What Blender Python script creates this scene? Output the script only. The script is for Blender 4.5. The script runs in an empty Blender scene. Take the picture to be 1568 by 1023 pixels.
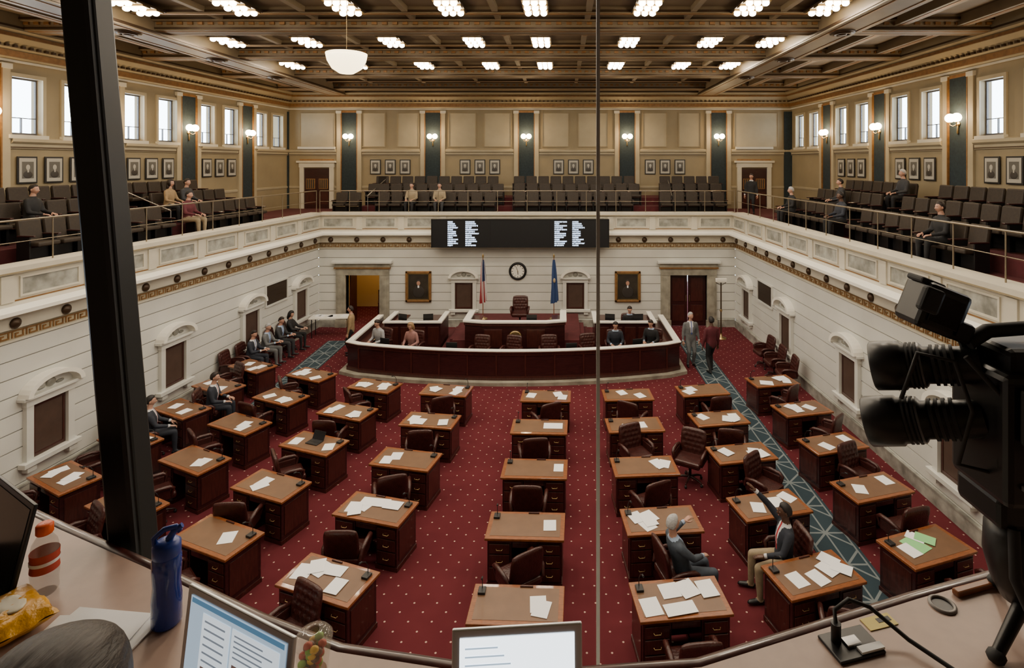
import bpy, math, random
from mathutils import Vector, Matrix, Euler
random.seed(7)
sc = bpy.context.scene
pi = math.pi
V = Vector

# ------------------------------------------------------------------ materials
MATS = {}
class NT:
    def __init__(s, m):
        s.t = m.node_tree; s.n = s.t.nodes; s.l = s.t.links
    def node(s, ty, **kw):
        n = s.n.new(ty)
        for k, v in kw.items(): setattr(n, k, v)
        return n
    def put(s, sock, v):
        if hasattr(v, 'is_linked') or hasattr(v, 'links'): s.l.new(v, sock)
        else: sock.default_value = v
    def m(s, op, a, b=0.0, c=None):
        n = s.node('ShaderNodeMath', operation=op)
        s.put(n.inputs[0], a); s.put(n.inputs[1], b)
        if c is not None: s.put(n.inputs[2], c)
        return n.outputs[0]
    def mix(s, fac, a, b):
        n = s.node('ShaderNodeMix', data_type='RGBA')
        s.put(n.inputs[0], fac)
        for i, v in ((6, a), (7, b)):
            if isinstance(v, tuple): n.inputs[i].default_value = (v[0], v[1], v[2], 1)
            else: s.l.new(v, n.inputs[i])
        return n.outputs[2]

def mat(name, col=(.5,.5,.5), rough=.5, metal=0., noise=0., scale=6., bump=0., emit=None, es=0.,
        stretch=None, alpha=1., trans=0., coat=0., spec=None, bscale=None):
    if name in MATS: return MATS[name]
    m = bpy.data.materials.new(name); m.use_nodes = True
    t = NT(m); b = t.n['Principled BSDF']
    b.inputs['Base Color'].default_value = (*col, 1)
    b.inputs['Roughness'].default_value = rough
    b.inputs['Metallic'].default_value = metal
    if coat: b.inputs['Coat Weight'].default_value = coat
    if trans: b.inputs['Transmission Weight'].default_value = trans
    if alpha < 1: b.inputs['Alpha'].default_value = alpha
    if spec is not None: b.inputs['Specular IOR Level'].default_value = spec
    if emit:
        b.inputs['Emission Color'].default_value = (*emit, 1)
        b.inputs['Emission Strength'].default_value = es
    if noise or bump:
        tc = t.node('ShaderNodeTexCoord'); mp = t.node('ShaderNodeMapping')
        t.l.new(tc.outputs['Object'], mp.inputs[0])
        if stretch: mp.inputs['Scale'].default_value = stretch
        nz = t.node('ShaderNodeTexNoise'); nz.inputs['Scale'].default_value = scale
        nz.inputs['Detail'].default_value = 5
        t.l.new(mp.outputs[0], nz.inputs['Vector'])
        if noise:
            r = t.node('ShaderNodeMapRange'); r.inputs[1].default_value = .3; r.inputs[2].default_value = .7
            t.l.new(nz.outputs[0], r.inputs[0])
            lo = tuple(c*(1-noise) for c in col); hi = tuple(min(1, c*(1+noise*.5)) for c in col)
            t.l.new(t.mix(r.outputs[0], lo, hi), b.inputs['Base Color'])
        if bump:
            bp = t.node('ShaderNodeBump'); bp.inputs['Strength'].default_value = bump
            bp.inputs['Distance'].default_value = .02
            if bscale:
                nz2 = t.node('ShaderNodeTexNoise'); nz2.inputs['Scale'].default_value = bscale
                t.l.new(mp.outputs[0], nz2.inputs['Vector']); t.l.new(nz2.outputs[0], bp.inputs['Height'])
            else: t.l.new(nz.outputs[0], bp.inputs['Height'])
            t.l.new(bp.outputs[0], b.inputs['Normal'])
    MATS[name] = m
    return m

cream   = mat('cream_plaster', (.57,.535,.44), .6, noise=.10, scale=1.5)
cream_b = mat('cream_lower_wall', (.63,.63,.59), .5, noise=.08, scale=1.2)
cream_d = mat('cream_groove', (.20,.195,.17), .7)
tan     = mat('tan_upper_wall', (.27,.215,.125), .65, noise=.14, scale=1.0)
tanlt   = mat('pale_tan_panel', (.37,.315,.21), .6, noise=.14, scale=1.0)
gold    = mat('aged_gold', (.26,.13,.042), .45, .3, noise=.25, scale=9)
bronze  = mat('bronze_dark', (.06,.034,.017), .4, .4)
teal    = mat('teal_fabric', (.014,.026,.032), .85, noise=.3, scale=12)
marble  = mat('marble_grey', (.36,.36,.32), .25, noise=.5, scale=3.5)
stone   = mat('door_stone', (.33,.31,.25), .4, noise=.4, scale=3)
ceilm   = mat('ceiling_paint', (.155,.11,.062), .6, noise=.15, scale=2)
ceilb   = mat('ceiling_beam', (.215,.16,.095), .5, noise=.15, scale=2)
wood_d  = mat('mahogany_dark', (.034,.008,.008), .28, noise=.4, scale=5, stretch=(1,1,7), coat=.3)
wood_m  = mat('mahogany', (.055,.013,.010), .3, noise=.4, scale=5, stretch=(7,7,1), coat=.3)
wood_o  = mat('desk_top_wood', (.24,.075,.020), .3, noise=.35, scale=6, stretch=(2,9,2), coat=.3)
inlay   = mat('desk_leather_inlay', (.155,.082,.044), .36, noise=.15, scale=4)
niche_p = mat('niche_panel_brown', (.070,.040,.029), .5, noise=.15)
leather = mat('maroon_leather', (.046,.011,.009), .30, noise=.3, scale=14, bump=.25, bscale=40)
leather2= mat('gallery_seat_fabric', (.026,.016,.009), .65, noise=.3, scale=16)
blackm  = mat('black_metal', (.010,.010,.011), .4, .3)
blackp  = mat('black_plastic', (.008,.008,.010), .38)
blackr  = mat('black_rubber', (.016,.016,.018), .7)
brass   = mat('brass', (.45,.32,.14), .3, .9)
chrome  = mat('chrome_metal', (.5,.5,.5), .25, .9)
railm   = mat('rail_metal', (.30,.25,.18), .35, .8)
paper   = mat('white_paper', (.85,.86,.88), .7)
paperg  = mat('green_paper', (.25,.60,.24), .7)
papery  = mat('manila_paper', (.70,.55,.30), .7)
white   = mat('white_paint', (.80,.78,.71), .4)
ink     = mat('print_ink', (.10,.10,.11), .7)
portm   = mat('portrait_mat', (.38,.36,.31), .6)
portd   = mat('portrait_dark', (.03,.025,.022), .5)
skin1   = mat('skin_light', (.44,.24,.17), .5)
skin2   = mat('skin_dark', (.09,.042,.026), .45)
eyew    = mat('eye_white', (.75,.73,.70), .3)
lipm    = mat('lips', (.32,.11,.09), .5)
bulb    = mat('bulb_glow', (1,.95,.85), .4, emit=(1,.84,.60), es=30)
bulbw   = mat('sconce_glass_glow', (1,.9,.7), .4, emit=(1,.76,.44), es=30)
bowlg   = mat('bowl_reflection_glow', (1,.95,.8), .4, emit=(1,.80,.44), es=5)  # emission imitates a lamp mirrored in the gallery glass

def carpet():
    m = bpy.data.materials.new('red_carpet'); m.use_nodes = True
    t = NT(m); b = t.n['Principled BSDF']; b.inputs['Roughness'].default_value = .95
    b.inputs['Specular IOR Level'].default_value = .1
    g = t.node('ShaderNodeNewGeometry'); s = t.node('ShaderNodeSeparateXYZ'); t.l.new(g.outputs['Position'], s.inputs[0])
    masks = []
    for off in (0., .5):
        a = t.m('SUBTRACT', t.m('FRACT', t.m('ADD', t.m('DIVIDE', s.outputs[0], .34), 100.+off)), .5)
        c = t.m('SUBTRACT', t.m('FRACT', t.m('ADD', t.m('DIVIDE', s.outputs[1], .34), 100.+off)), .5)
        d = t.m('ADD', t.m('MULTIPLY', a, a), t.m('MULTIPLY', c, c))
        masks.append(t.m('LESS_THAN', d, .0019))
    dm = t.m('MAXIMUM', masks[0], masks[1])
    nz = t.node('ShaderNodeTexNoise'); nz.inputs['Scale'].default_value = 1.3; t.l.new(g.outputs['Position'], nz.inputs['Vector'])
    base = t.mix(nz.outputs[0], (.078,.013,.018), (.125,.024,.030))
    t.l.new(t.mix(dm, base, (.50,.34,.28)), b.inputs['Base Color'])
    return m
carpetm = carpet()
carpetp = mat('gallery_carpet', (.085,.013,.016), .95, noise=.2)

def strip_mat(name, w):
    m = bpy.data.materials.new(name); m.use_nodes = True
    t = NT(m); b = t.n['Principled BSDF']; b.inputs['Roughness'].default_value = .95
    g = t.node('ShaderNodeTexCoord'); s = t.node('ShaderNodeSeparateXYZ'); t.l.new(g.outputs['Object'], s.inputs[0])
    v = t.m('DIVIDE', s.outputs[0], w); y = t.m('DIVIDE', s.outputs[1], w*1.0)
    av = t.m('ABSOLUTE', v)
    border = t.m('MULTIPLY', t.m('GREATER_THAN', av, .40), t.m('LESS_THAN', av, .44))
    def line(e, wd):
        f = t.m('ABSOLUTE', t.m('SUBTRACT', t.m('FRACT', t.m('ADD', e, 50.)), .5)); return t.m('LESS_THAN', f, wd)
    l1 = line(t.m('ADD', y, v), .035); l2 = line(t.m('SUBTRACT', y, v), .035); l3 = line(y, .025)
    l4 = t.m('LESS_THAN', av, .02)
    inn = t.m('LESS_THAN', av, .40)
    lat = t.m('MULTIPLY', inn, t.m('MAXIMUM', t.m('MAXIMUM', l1, l2), t.m('MAXIMUM', l3, l4)))
    mk = t.m('MAXIMUM', border, lat)
    t.l.new(t.mix(mk, (.020,.040,.054), (.17,.20,.21)), b.inputs['Base Color'])
    return m
runner_m = strip_mat('runner_teal', .78)

def glassmat():
    m = bpy.data.materials.new('thin_glass'); m.use_nodes = True
    t = NT(m); o = t.n['Material Output']; t.n.remove(t.n['Principled BSDF'])
    a = t.node('ShaderNodeBsdfTransparent'); a.inputs[0].default_value = (.97,.98,.98,1)
    g = t.node('ShaderNodeBsdfGlossy'); g.inputs['Roughness'].default_value = .02
    x = t.node('ShaderNodeMixShader'); x.inputs[0].default_value = .035
    t.l.new(a.outputs[0], x.inputs[1]); t.l.new(g.outputs[0], x.inputs[2]); t.l.new(x.outputs[0], o.inputs[0])
    return m
glass = glassmat()

# ------------------------------------------------------------------ mesh builder
_rb = {}
def rbox_data(sx, sy, sz, b):
    k = (round(sx,4), round(sy,4), round(sz,4), round(b,4))
    if k in _rb: return _rb[k]
    import bmesh
    bm = bmesh.new(); bmesh.ops.create_cube(bm, size=1)
    for v in bm.verts: v.co = V((v.co.x*sx, v.co.y*sy, v.co.z*sz))
    bmesh.ops.bevel(bm, geom=bm.edges[:], offset=b, segments=2, affect='EDGES', profile=.5)
    bm.verts.index_update()
    d = ([v.co.copy() for v in bm.verts], [[v.index for v in f.verts] for f in bm.faces]); bm.free()
    _rb[k] = d; return d

def RZ(a): return Matrix.Rotation(a, 4, 'Z')
def RX(a): return Matrix.Rotation(a, 4, 'X')
def RY(a): return Matrix.Rotation(a, 4, 'Y')
def T(x, y, z): return Matrix.Translation((x, y, z))

class MB:
    def __init__(s): s.v=[]; s.f=[]; s.m=[]; s.s=[]; s.X=Matrix.Identity(4); s.mats=[]
    def mi(s, m):
        if m not in s.mats: s.mats.append(m)
        return s.mats.index(m)
    def add(s, vs, fs, m, smooth=False, M=None):
        X = s.X @ M if M is not None else s.X
        o = len(s.v); s.v += [X @ V(v) for v in vs]
        i = s.mi(m)
        for f in fs: s.f.append([o+k for k in f]); s.m.append(i); s.s.append(smooth)
    def box(s, c, d, m, b=0, M=None):
        if b:
            vs, fs = rbox_data(d[0], d[1], d[2], b); vs = [V(v)+V(c) for v in vs] if M is None else vs
            if M is None: s.add(vs, fs, m)
            else: s.add(vs, fs, m, M=T(*c) @ M)
            return
        x,y,z = d[0]/2, d[1]/2, d[2]/2
        vs = [V((a,b_,c_)) for a in (-x,x) for b_ in (-y,y) for c_ in (-z,z)]
        fs = [(0,1,3,2),(4,6,7,5),(0,4,5,1),(2,3,7,6),(0,2,6,4),(1,5,7,3)]
        s.add(vs, fs, m, M=(T(*c) @ M) if M is not None else T(*c))
    def bx(s, x0,x1,y0,y1,z0,z1, m, b=0): s.box(((x0+x1)/2,(y0+y1)/2,(z0+z1)/2),(abs(x1-x0),abs(y1-y0),abs(z1-z0)), m, b)
    def tube(s, pts, rad, m, n=10, ecc=1., up=None, caps=True, smooth=True):
        pts = [V(p) for p in pts]
        if not isinstance(rad, (list,tuple)): rad = [rad]*len(pts)
        vs=[]; fs=[]; prev=None
        for i,p in enumerate(pts):
            d = (pts[min(i+1,len(pts)-1)]-pts[max(i-1,0)])
            d = d.normalized() if d.length>1e-9 else V((0,0,1))
            if prev is None:
                a = V(up) if up is not None else (V((0,0,1)) if abs(d.z)<.9 else V((0,1,0)))
            else: a = prev
            a = (a - d*a.dot(d)); a = a.normalized() if a.length>1e-6 else d.orthogonal().normalized()
            prev = a; bb = d.cross(a)
            for k in range(n):
                t = 2*pi*k/n
                vs.append(p + a*math.cos(t)*rad[i]*ecc + bb*math.sin(t)*rad[i])
        for i in range(len(pts)-1):
            for k in range(n):
                k2=(k+1)%n; fs.append((i*n+k, i*n+k2, (i+1)*n+k2, (i+1)*n+k))
        s.add(vs, fs, m, smooth)
        if caps:
            o=(len(pts)-1)*n
            s.add(vs[:n], [tuple(reversed(range(n)))], m); s.add(vs[o:o+n], [tuple(range(n))], m)
    def cyl(s, p0, p1, r0, m, r1=None, n=14, smooth=True): s.tube([p0,p1],[r0, r0 if r1 is None else r1], m, n, smooth=smooth)
    def lathe(s, prof, m, n=20, M=None, smooth=True):
        vs=[]; fs=[]
        for r,z in prof:
            for k in range(n): vs.append((r*math.cos(2*pi*k/n), r*math.sin(2*pi*k/n), z))
        for i in range(len(prof)-1):
            for k in range(n):
                k2=(k+1)%n; fs.append((i*n+k,i*n+k2,(i+1)*n+k2,(i+1)*n+k))
        s.add(vs, fs, m, smooth, M)
    def ell(s, c, r, m, n=14, k=9, M=None):
        prof=[(max(1e-4,math.sin(pi*i/k)), -math.cos(pi*i/k)) for i in range(k+1)]
        A = T(*c) @ (M if M is not None else Matrix.Identity(4)) @ Matrix.Diagonal((r[0],r[1],r[2],1))
        s.lathe(prof, m, n, A)
    def prism(s, poly, y0, y1, m, M=None):   # poly in (x,z)
        n=len(poly); vs=[(x,y0,z) for x,z in poly]+[(x,y1,z) for x,z in poly]
        fs=[tuple(range(n)), tuple(reversed(range(n,2*n)))]+[(i,i+n,(i+1)%n+n,(i+1)%n) for i in range(n)]
        s.add(vs, fs, m, M=M)
    def mould(s, u0, u1, prof, m):  # prof in (n,z)
        n=len(prof); vs=[(u0,a,z) for a,z in prof]+[(u1,a,z) for a,z in prof]
        fs=[tuple(range(n)), tuple(reversed(range(n,2*n)))]+[(i,i+n,(i+1)%n+n,(i+1)%n) for i in range(n)]
        s.add(vs, fs, m)
    def plan(s, poly, z0, z1, m):
        n=len(poly); vs=[(x,y,z0) for x,y in poly]+[(x,y,z1) for x,y in poly]
        fs=[tuple(reversed(range(n))), tuple(range(n,2*n))]+[(i,(i+1)%n,(i+1)%n+n,i+n) for i in range(n)]
        s.add(vs, fs, m)
    def ribbon(s, pts, o0, o1, z0, z1, m):
        pts=[V((p[0],p[1],0)) for p in pts]; n=len(pts); A=[];B=[]
        for i,p in enumerate(pts):
            d0=(pts[i]-pts[i-1]).normalized() if i>0 else (pts[1]-pts[0]).normalized()
            d1=(pts[i+1]-pts[i]).normalized() if i<n-1 else d0
            n0=V((d0.y,-d0.x,0)); n1=V((d1.y,-d1.x,0)); nn=(n0+n1).normalized(); k=1/max(.4,nn.dot(n0))
            A.append(p+nn*o0*k); B.append(p+nn*o1*k)
        vs=[]
        for i in range(n):
            for q in (A[i],B[i]):
                vs.append((q.x,q.y,z0)); vs.append((q.x,q.y,z1))
        fs=[]
        for i in range(n-1):
            a=i*4; b=a+4
            fs += [(a,a+1,b+1,b),(a+2,b+2,b+3,a+3),(a+1,a+3,b+3,b+1),(a,b,b+2,a+2)]
        fs += [(0,2,3,1),((n-1)*4,(n-1)*4+1,(n-1)*4+3,(n-1)*4+2)]
        s.add(vs, fs, m)
    def mesh(s, name):
        me=bpy.data.meshes.new(name); me.from_pydata([tuple(v) for v in s.v],[],s.f)
        for m in s.mats: me.materials.append(m)
        me.polygons.foreach_set('material_index', s.m); me.polygons.foreach_set('use_smooth', s.s)
        me.update()
        import bmesh
        bm=bmesh.new(); bm.from_mesh(me); bmesh.ops.recalc_face_normals(bm, faces=bm.faces[:]); bm.to_mesh(me); bm.free()
        return me
    def make(s, name, M=None, parent=None):
        return put(s.mesh(name), name, M, parent)
def put(me, name, M=None, parent=None):
    o=bpy.data.objects.new(name, me); sc.collection.objects.link(o)
    if M is not None: o.matrix_world=M
    if parent: o.parent=parent
    return o
def centred(mb, name, c=None):
    if c is None:
        n=len(mb.v); c=sum(mb.v, V((0,0,0)))/n; c=V((c.x,c.y,min(v.z for v in mb.v)))
    c=V(c); mb.v=[v-c for v in mb.v]
    return mb.make(name, T(*c))

# ------------------------------------------------------------------ frames
def frame(ox, oy, ux, uy):
    L=math.hypot(ux,uy); ux/=L; uy/=L
    return Matrix(((ux,-uy,0,ox),(uy,ux,0,oy),(0,0,1,0),(0,0,0,1)))
FL = frame(-11.2, 2.0, 1.4, 20.4); LL = 20.45
FB = frame(-9.8, 22.4, 1, 0);      LB = 16.8
FR = frame(7.0, 22.4, .02, -1);    LR = 20.4
NL, NB, NR = 3.8, 4.6, 4.25

# ------------------------------------------------------------------ room shell
mb = MB(); mb.bx(-19,16,-5,31,-.2,0, carpetm); mb.make('floor')
for xc in (4.70,-8.08):
    mb = MB(); w=.78; L0,L1=(6.2,20.6)
    mb.bx(-w/2,w/2,-(L1-L0)/2,(L1-L0)/2,.002,.014, runner_m)
    o=mb.make('aisle_runner', T(xc,(L0+L1)/2,0))
    if xc<0: o.rotation_euler=(0,0,math.radians(1.5))

def courses(mb, u0, u1, z0, z1, ops=(), hc=.35, th=.3):
    z=z0
    while z < z1-.01:
        segs=[(u0,u1)]
        for a,b,za,zb in ops:
            if za-.01 <= z < zb-.01:
                ns=[]
                for p,q in segs:
                    if a>p: ns.append((p,min(a,q)))
                    if b<q: ns.append((max(b,p),q))
                segs=ns
        for p,q in segs:
            mb.bx(p,q,0,th,z,z+hc-.022,cream_b); mb.bx(p,q,.018,th,z+hc-.022,z+hc,cream_d)
        z+=hc

dL=(1.10,2.47); dR=(14.17,15.65)
mb=MB(); mb.X=FB; courses(mb,0,LB,0,3.15,[(dL[0],dL[1],0,2.1),(dR[0],dR[1],0,2.1)]); mb.make('wall_back')
mb=MB(); mb.X=FL; courses(mb,0,LL,0,3.15); mb.make('wall_left')
mb=MB(); mb.X=FR; courses(mb,0,LR,0,3.15); mb.make('wall_right')
mb=MB(); mb.bx(-11.1,7.3,1.6,1.95,0,4.65,cream_b); mb.bx(-19,16,-5,-4.7,0,10.4,tan); mb.make('wall_near')

for F,L,nm in ((FB,LB,'back'),(FL,LL,'left'),(FR,LR,'right')):
    mb=MB(); mb.X=F
    mb.mould(0,L,[(.3,3.15),(-.03,3.15),(-.03,3.19),(-.01,3.19),(-.01,3.40),(-.10,3.42),(-.10,3.64),(-.16,3.66),(-.34,3.74),(-.34,3.80),(-.16,3.86),(-.12,3.95),(-.12,4.46),(-.20,4.50),(-.20,4.62),(.35,4.62),(.35,3.15)], cream)
    mb.mould(0,L,[(-.34,3.735),(-.36,3.735),(-.36,3.805),(-.34,3.805)], white)
    mb.mould(0,L,[(-.165,3.862),(-.34,3.802),(-.335,3.812),(-.165,3.875)], white)
    mb.mould(0,L,[(-.12,3.95),(-.13,3.95),(-.13,3.975),(-.12,3.975)], gold)
    mb.mould(0,L,[(-.20,4.50),(-.21,4.50),(-.21,4.525),(-.20,4.525)], tan)
    k=int(L/1.65); st=L/k
    for i in range(k):
        c=(i+.5)*st
        for (a,b,z0,z1) in ((c-.62,c+.62,4.02,4.06),(c-.62,c+.62,4.38,4.42),(c-.62,c-.58,4.06,4.38),(c+.58,c+.62,4.06,4.38)):
            mb.bx(a,b,-.15,-.12,z0,z1,cream)
        mb.bx(c-.58,c+.58,-.128,-.12,4.06,4.38,marble)
        mb.bx(i*st-.12,i*st+.12,-.155,-.12,3.95,4.46,cream)
    mb.make('gallery_parapet')
    mb=MB(); mb.X=F; u=.06; w=.27; t=.026
    mb.bx(0,L,-.016,-.008,3.20,3.39,tanlt)
    while u<L-w:
        z0,z1=3.225,3.37; n0,n1=-.03,-.014
        mb.bx(u,u+w,n0,n1,z1-t,z1,gold)
        mb.bx(u,u+t,n0,n1,z0,z1,gold)
        mb.bx(u+w-.07,u+w-.07+t,n0,n1,z0,z1,gold)
        mb.bx(u+.06,u+w-.07,n0,n1,z0,z0+t,gold)
        mb.bx(u+.06,u+.06+t,n0,n1,z0,z1-.055,gold)
        mb.bx(u+.06,u+.13,n0,n1,z1-.055-t,z1-.055,gold)
        u+=w
    mb.make('trim_greek_key')
    mb=MB(); mb.X=F; k=int(L/1.02); st=L/k
    for i in range(k):
        u=(i+.5)*st
        mb.lathe([(0.001,.0),(.10,.0),(.105,.03),(.085,.05),(.05,.075),(.001,.085)], bronze, 14, T(u,-.10,3.53)@RX(pi/2))
    mb.make('trim_bronze_boss')
    mb=MB(); mb.X=F
    mb.tube([(0,.1,5.48),(L,.1,5.48)],.019,railm,8)
    mb.tube([(0,.1,5.05),(L,.1,5.05)],.008,railm,6)
    k=int(L/1.15)
    for i in range(k+1): mb.cyl((i*L/k,.1,4.62),(i*L/k,.1,5.48),.014,railm,n=8)
    mb.make('gallery_handrail')

mb=MB(); mb.X=FB
mb.bx(-4.6,LB+4.9,0.3,NB+.2,4.15,4.40,carpetp)
mb.bx(1.0,LB-.2,1.75,NB,4.40,4.72,carpetp); mb.bx(1.0,LB-.2,2.75,NB,4.72,5.04,carpetp)
mb.make('gallery_floor_back')
for F,L,N,nm in ((FL,LL,NL,'left'),(FR,LR,NR,'right')):
    mb=MB(); mb.X=F
    a,b=(0,L)
    mb.bx(a,b,.3,N+.1,4.15,4.395,carpetp)
    if nm=='left': a,b=0,18.6
    else: a,b=1.6,L
    mb.bx(a,b,1.55,N,4.395,4.72,carpetp); mb.bx(a,b,2.55,N,4.72,5.04,carpetp)
    mb.make('gallery_floor_'+nm)

# upper walls ---------------------------------------------------------
WZ0,WZ1=7.34,8.84; WH=.40
sconce_pos=[]; portrait_pos=[]
def upper(F, N, u0, u1, wins, pans, trios, nm, blind=()):
    mb=MB(); mb.X=F
    ws=sorted(wins); cur=u0
    for w in ws:
        mb.bx(cur,w-WH,N,N+.3,4.2,10.35,tan)
        mb.bx(w-WH,w+WH,N,N+.3,4.2,WZ0,tan); mb.bx(w-WH,w+WH,N,N+.3,WZ1,10.35,tan)
        cur=w+WH
    mb.bx(cur,u1,N,N+.3,4.2,10.35,tan)
    mb.make('wall_gallery_'+nm)
    mb=MB(); mb.X=F
    mb.mould(u0,u1,[(N,9.2),(N-.06,9.2),(N-.06,9.27),(N-.12,9.32),(N-.12,9.5),(N-.2,9.55),(N-.2,9.62),(N-.42,9.78),(N-.42,9.88),(N-.5,9.95),(N-.5,10.35),(N,10.35)], tan)
    mb.mould(u0,u1,[(N-.06,9.2),(N-.075,9.2),(N-.075,9.26),(N-.06,9.26)], cream)
    mb.mould(u0,u1,[(N-.12,9.33),(N-.14,9.33),(N-.14,9.49),(N-.12,9.49)], gold)
    mb.mould(u0,u1,[(N-.42,9.79),(N-.44,9.79),(N-.44,9.87),(N-.42,9.87)], gold)
    mb.mould(u0,u1,[(N-.5,10.0),(N-.515,10.0),(N-.515,10.05),(N-.5,10.05)], bronze)
    u=u0+.1
    while u<u1: mb.bx(u,u+.08,N-.27,N-.2,9.56,9.62,bronze); u+=.2
    edges=[]
    for p in pans: edges.append((p-.5,p+.5))
    edges.sort(); cur=u0; gaps=[]
    for a,b in edges: gaps.append((cur,a-.12)); cur=b+.12
    gaps.append((cur,u1))
    for a,b in gaps:
        if b-a<.15: continue
        mb.mould(a,b,[(N,6.98),(N-.05,6.98),(N-.05,7.10),(N-.12,7.16),(N-.12,7.24),(N-.03,7.28),(N,7.28)], tanlt)
        mb.mould(a,b,[(N-.05,7.0),(N-.06,7.0),(N-.06,7.03),(N-.05,7.03)], bronze)
        mb.mould(a,b,[(N,5.40),(N-.03,5.40),(N-.04,5.48),(N,5.50)], tanlt)
    for p in pans:
        mb.bx(p-.40,p+.40,N-.015,N,4.6,9.15,teal)
        for s in (-1,1):
            mb.bx(p+s*.50-.10,p+s*.50+.10,N-.07,N,4.6,9.15,tanlt)
            mb.bx(p+s*.385-.016,p+s*.385+.016,N-.08,N,4.6,9.12,gold)
            mb.bx(p+s*.50-.13,p+s*.50+.13,N-.10,N,9.02,9.15,cream)
        mb.bx(p-.4,p+.4,N-.03,N,9.06,9.15,gold)
    for (a,b) in blind:
        mb.bx(a,b,N-.01,N,7.42,9.02,tanlt)
        for (x0,x1,z0,z1) in ((a-.05,a,7.38,9.06),(b,b+.05,7.38,9.06),(a,b,7.38,7.42),(a,b,9.02,9.06)): mb.bx(x0,x1,N-.045,N,z0,z1,tan)
    for w in wins:
        for (x0,x1,z0,z1) in ((w-WH-.09,w-WH,WZ0-.08,WZ1+.1),(w+WH,w+WH+.09,WZ0-.08,WZ1+.1),(w-WH,w+WH,WZ1,WZ1+.1)): mb.bx(x0,x1,N-.05,N,z0,z1,tanlt)
        mb.bx(w-WH-.1,w+WH+.1,N-.12,N,WZ0-.1,WZ0,cream)
    mb.make('trim_gallery_'+nm)
    for p in pans: sconce_pos.append(F@T(p,N-.02,7.72))
    for t in trios:
        for k in (-1,0,1): portrait_pos.append(F@T(t+k*.72,N-.03,6.42))

def uL(Y): return (Y-2.0)/.9976
winL=[14.4,15.8,17.75,19.15,21.1,22.5,24.5,25.8,12.3,10.9]
panL=[13.35,16.77,20.15,23.55,9.9]
upper(FL,NL,-7,25.35,[uL(y)-.0 for y in winL],[uL(y) for y in panL],[uL(y) for y in (11.7,15.1,18.45,21.8)],'left')
winR=[25.9,24.5,22.2,20.7,18.45,16.95,14.6,13.1,10.8,9.3]
panR=[23.35,19.6,15.8,11.95]
upper(FR,NR,-4.9,27,[22.4-y for y in winR],[22.4-y for y in panR],[22.4-y for y in (21.45,17.7,13.85,10.0)],'right')
xb=lambda d:d*.0317647-17.5176      # image x in pixels -> metres along the back gallery wall
panB=[xb(p) for p in (535,663,806,960,1100)]
bl=[]
for a,b in ((555,589),(609,641),(688,728),(742,782),(831,870),(886,930),(985,1020),(1040,1072),(460,512),(1125,1190)): bl.append((xb(a),xb(b)))
upper(FB,NB,-4.4,21.5,[],panB,[xb(p) for p in (598,735,878,1018)],'back',bl)
for (px0,px1) in ((427,443),(1200,1216)):
    mb=MB(); mb.X=FB; mb.bx(xb(px0),xb(px1),NB-.12,NB-.02,4.42,9.1,teal); mb.make('curtain_panel')

wi=0
frm=mat('window_frame_dark',(.10,.10,.11),.5)
for F,N,lst in ((FL,NL,[uL(y) for y in winL]),(FR,NR,[22.4-y for y in winR])):
    for w in lst:
        wi+=1; mb=MB(); H=WZ1-WZ0
        for (x0,x1,z0,z1) in ((-WH,-WH+.04,0,H),(WH-.04,WH,0,H),(-WH+.04,WH-.04,0,.06),(-WH+.04,WH-.04,H-.04,H),(-WH+.04,WH-.04,.44,.462),(-.010,.010,.06,.44)):
            mb.bx(x0,x1,.13,.18,z0,z1,frm)
        mb.bx(-WH+.04,WH-.04,.15,.156,.06,H-.04,glass)
        mb.make('window_%d'%wi, F@T(w,N,WZ0))

# ceiling ------------------------------------------------------------
mb=MB()
mb.bx(-19,16,-5,31,10.35,10.6,ceilm)
by=[25.5,21.8,18.05,14.4,10.8,7.2,3.5,-.2]
lx=[-10.8,6.98]
for y in by:
    mb.bx(-19,16,y-.28,y+.28,9.98,10.35,ceilb)
    mb.bx(-19,16,y-.40,y+.40,10.20,10.35,ceilb)
    mb.bx(-19,16,y-.30,y-.28,10.01,10.06,bronze); mb.bx(-19,16,y-.42,y-.40,10.23,10.29,bronze)
    mb.bx(-19,16,y-.14,y+.14,9.972,9.98,ceilm); mb.bx(-19,16,y-.19,y-.14,9.968,9.98,gold); mb.bx(-19,16,y+.14,y+.19,9.968,9.98,gold)
    for i in range(110):
        x=-16+i*.26; mb.bx(x,x+.13,y-.33,y-.28,10.12,10.19,gold)
    for q in (-1.05,1.05,):
        mb.bx(-10.3,6.5,y+q-.09,y+q+.09,10.19,10.35,ceilb); mb.bx(-10.3,6.5,y+q-.10,y+q-.09,10.21,10.27,bronze); mb.bx(-10.3,6.5,y+q-.05,y+q+.05,10.182,10.19,gold)
for x in lx:
    mb.bx(x-.45,x+.45,-5,27,9.86,10.35,ceilb)
    for s in (-1,1):
        mb.bx(x+s*.46-.01,x+s*.46+.01,-5,27,9.9,9.96,bronze); mb.bx(x+s*.3-.02,x+s*.3+.02,-5,27,9.845,9.86,gold)
for x in (-8.6,-6.2,-3.75,-1.6,.65,3.15,5.3):
    mb.bx(x-.07,x+.07,-5,27,10.22,10.35,ceilb)
    for y in by: mb.lathe([(.001,-.05),(.05,-.045),(.09,-.02),(.12,0),(.12,.02)],gold,12,T(x,y+1.05,10.19))
for x in (-12.4,8.6,10.2):
    mb.bx(x-.15,x+.15,-5,27,10.1,10.35,ceilb); mb.bx(x-.05,x+.05,-5,27,10.09,10.1,gold)
mb.make('ceiling')
fm=MB()
fm.bx(-.30,.30,-.60,.60,.05,.10,bronze)
for j in (-.42,0,.42):
    fm.bx(-.28,.28,j-.12,j+.12,.02,.05,brass)
    for k in range(3): fm.ell((-.18+k*.18,j,-.01),(.078,.078,.06),bulb,12,8)
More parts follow.
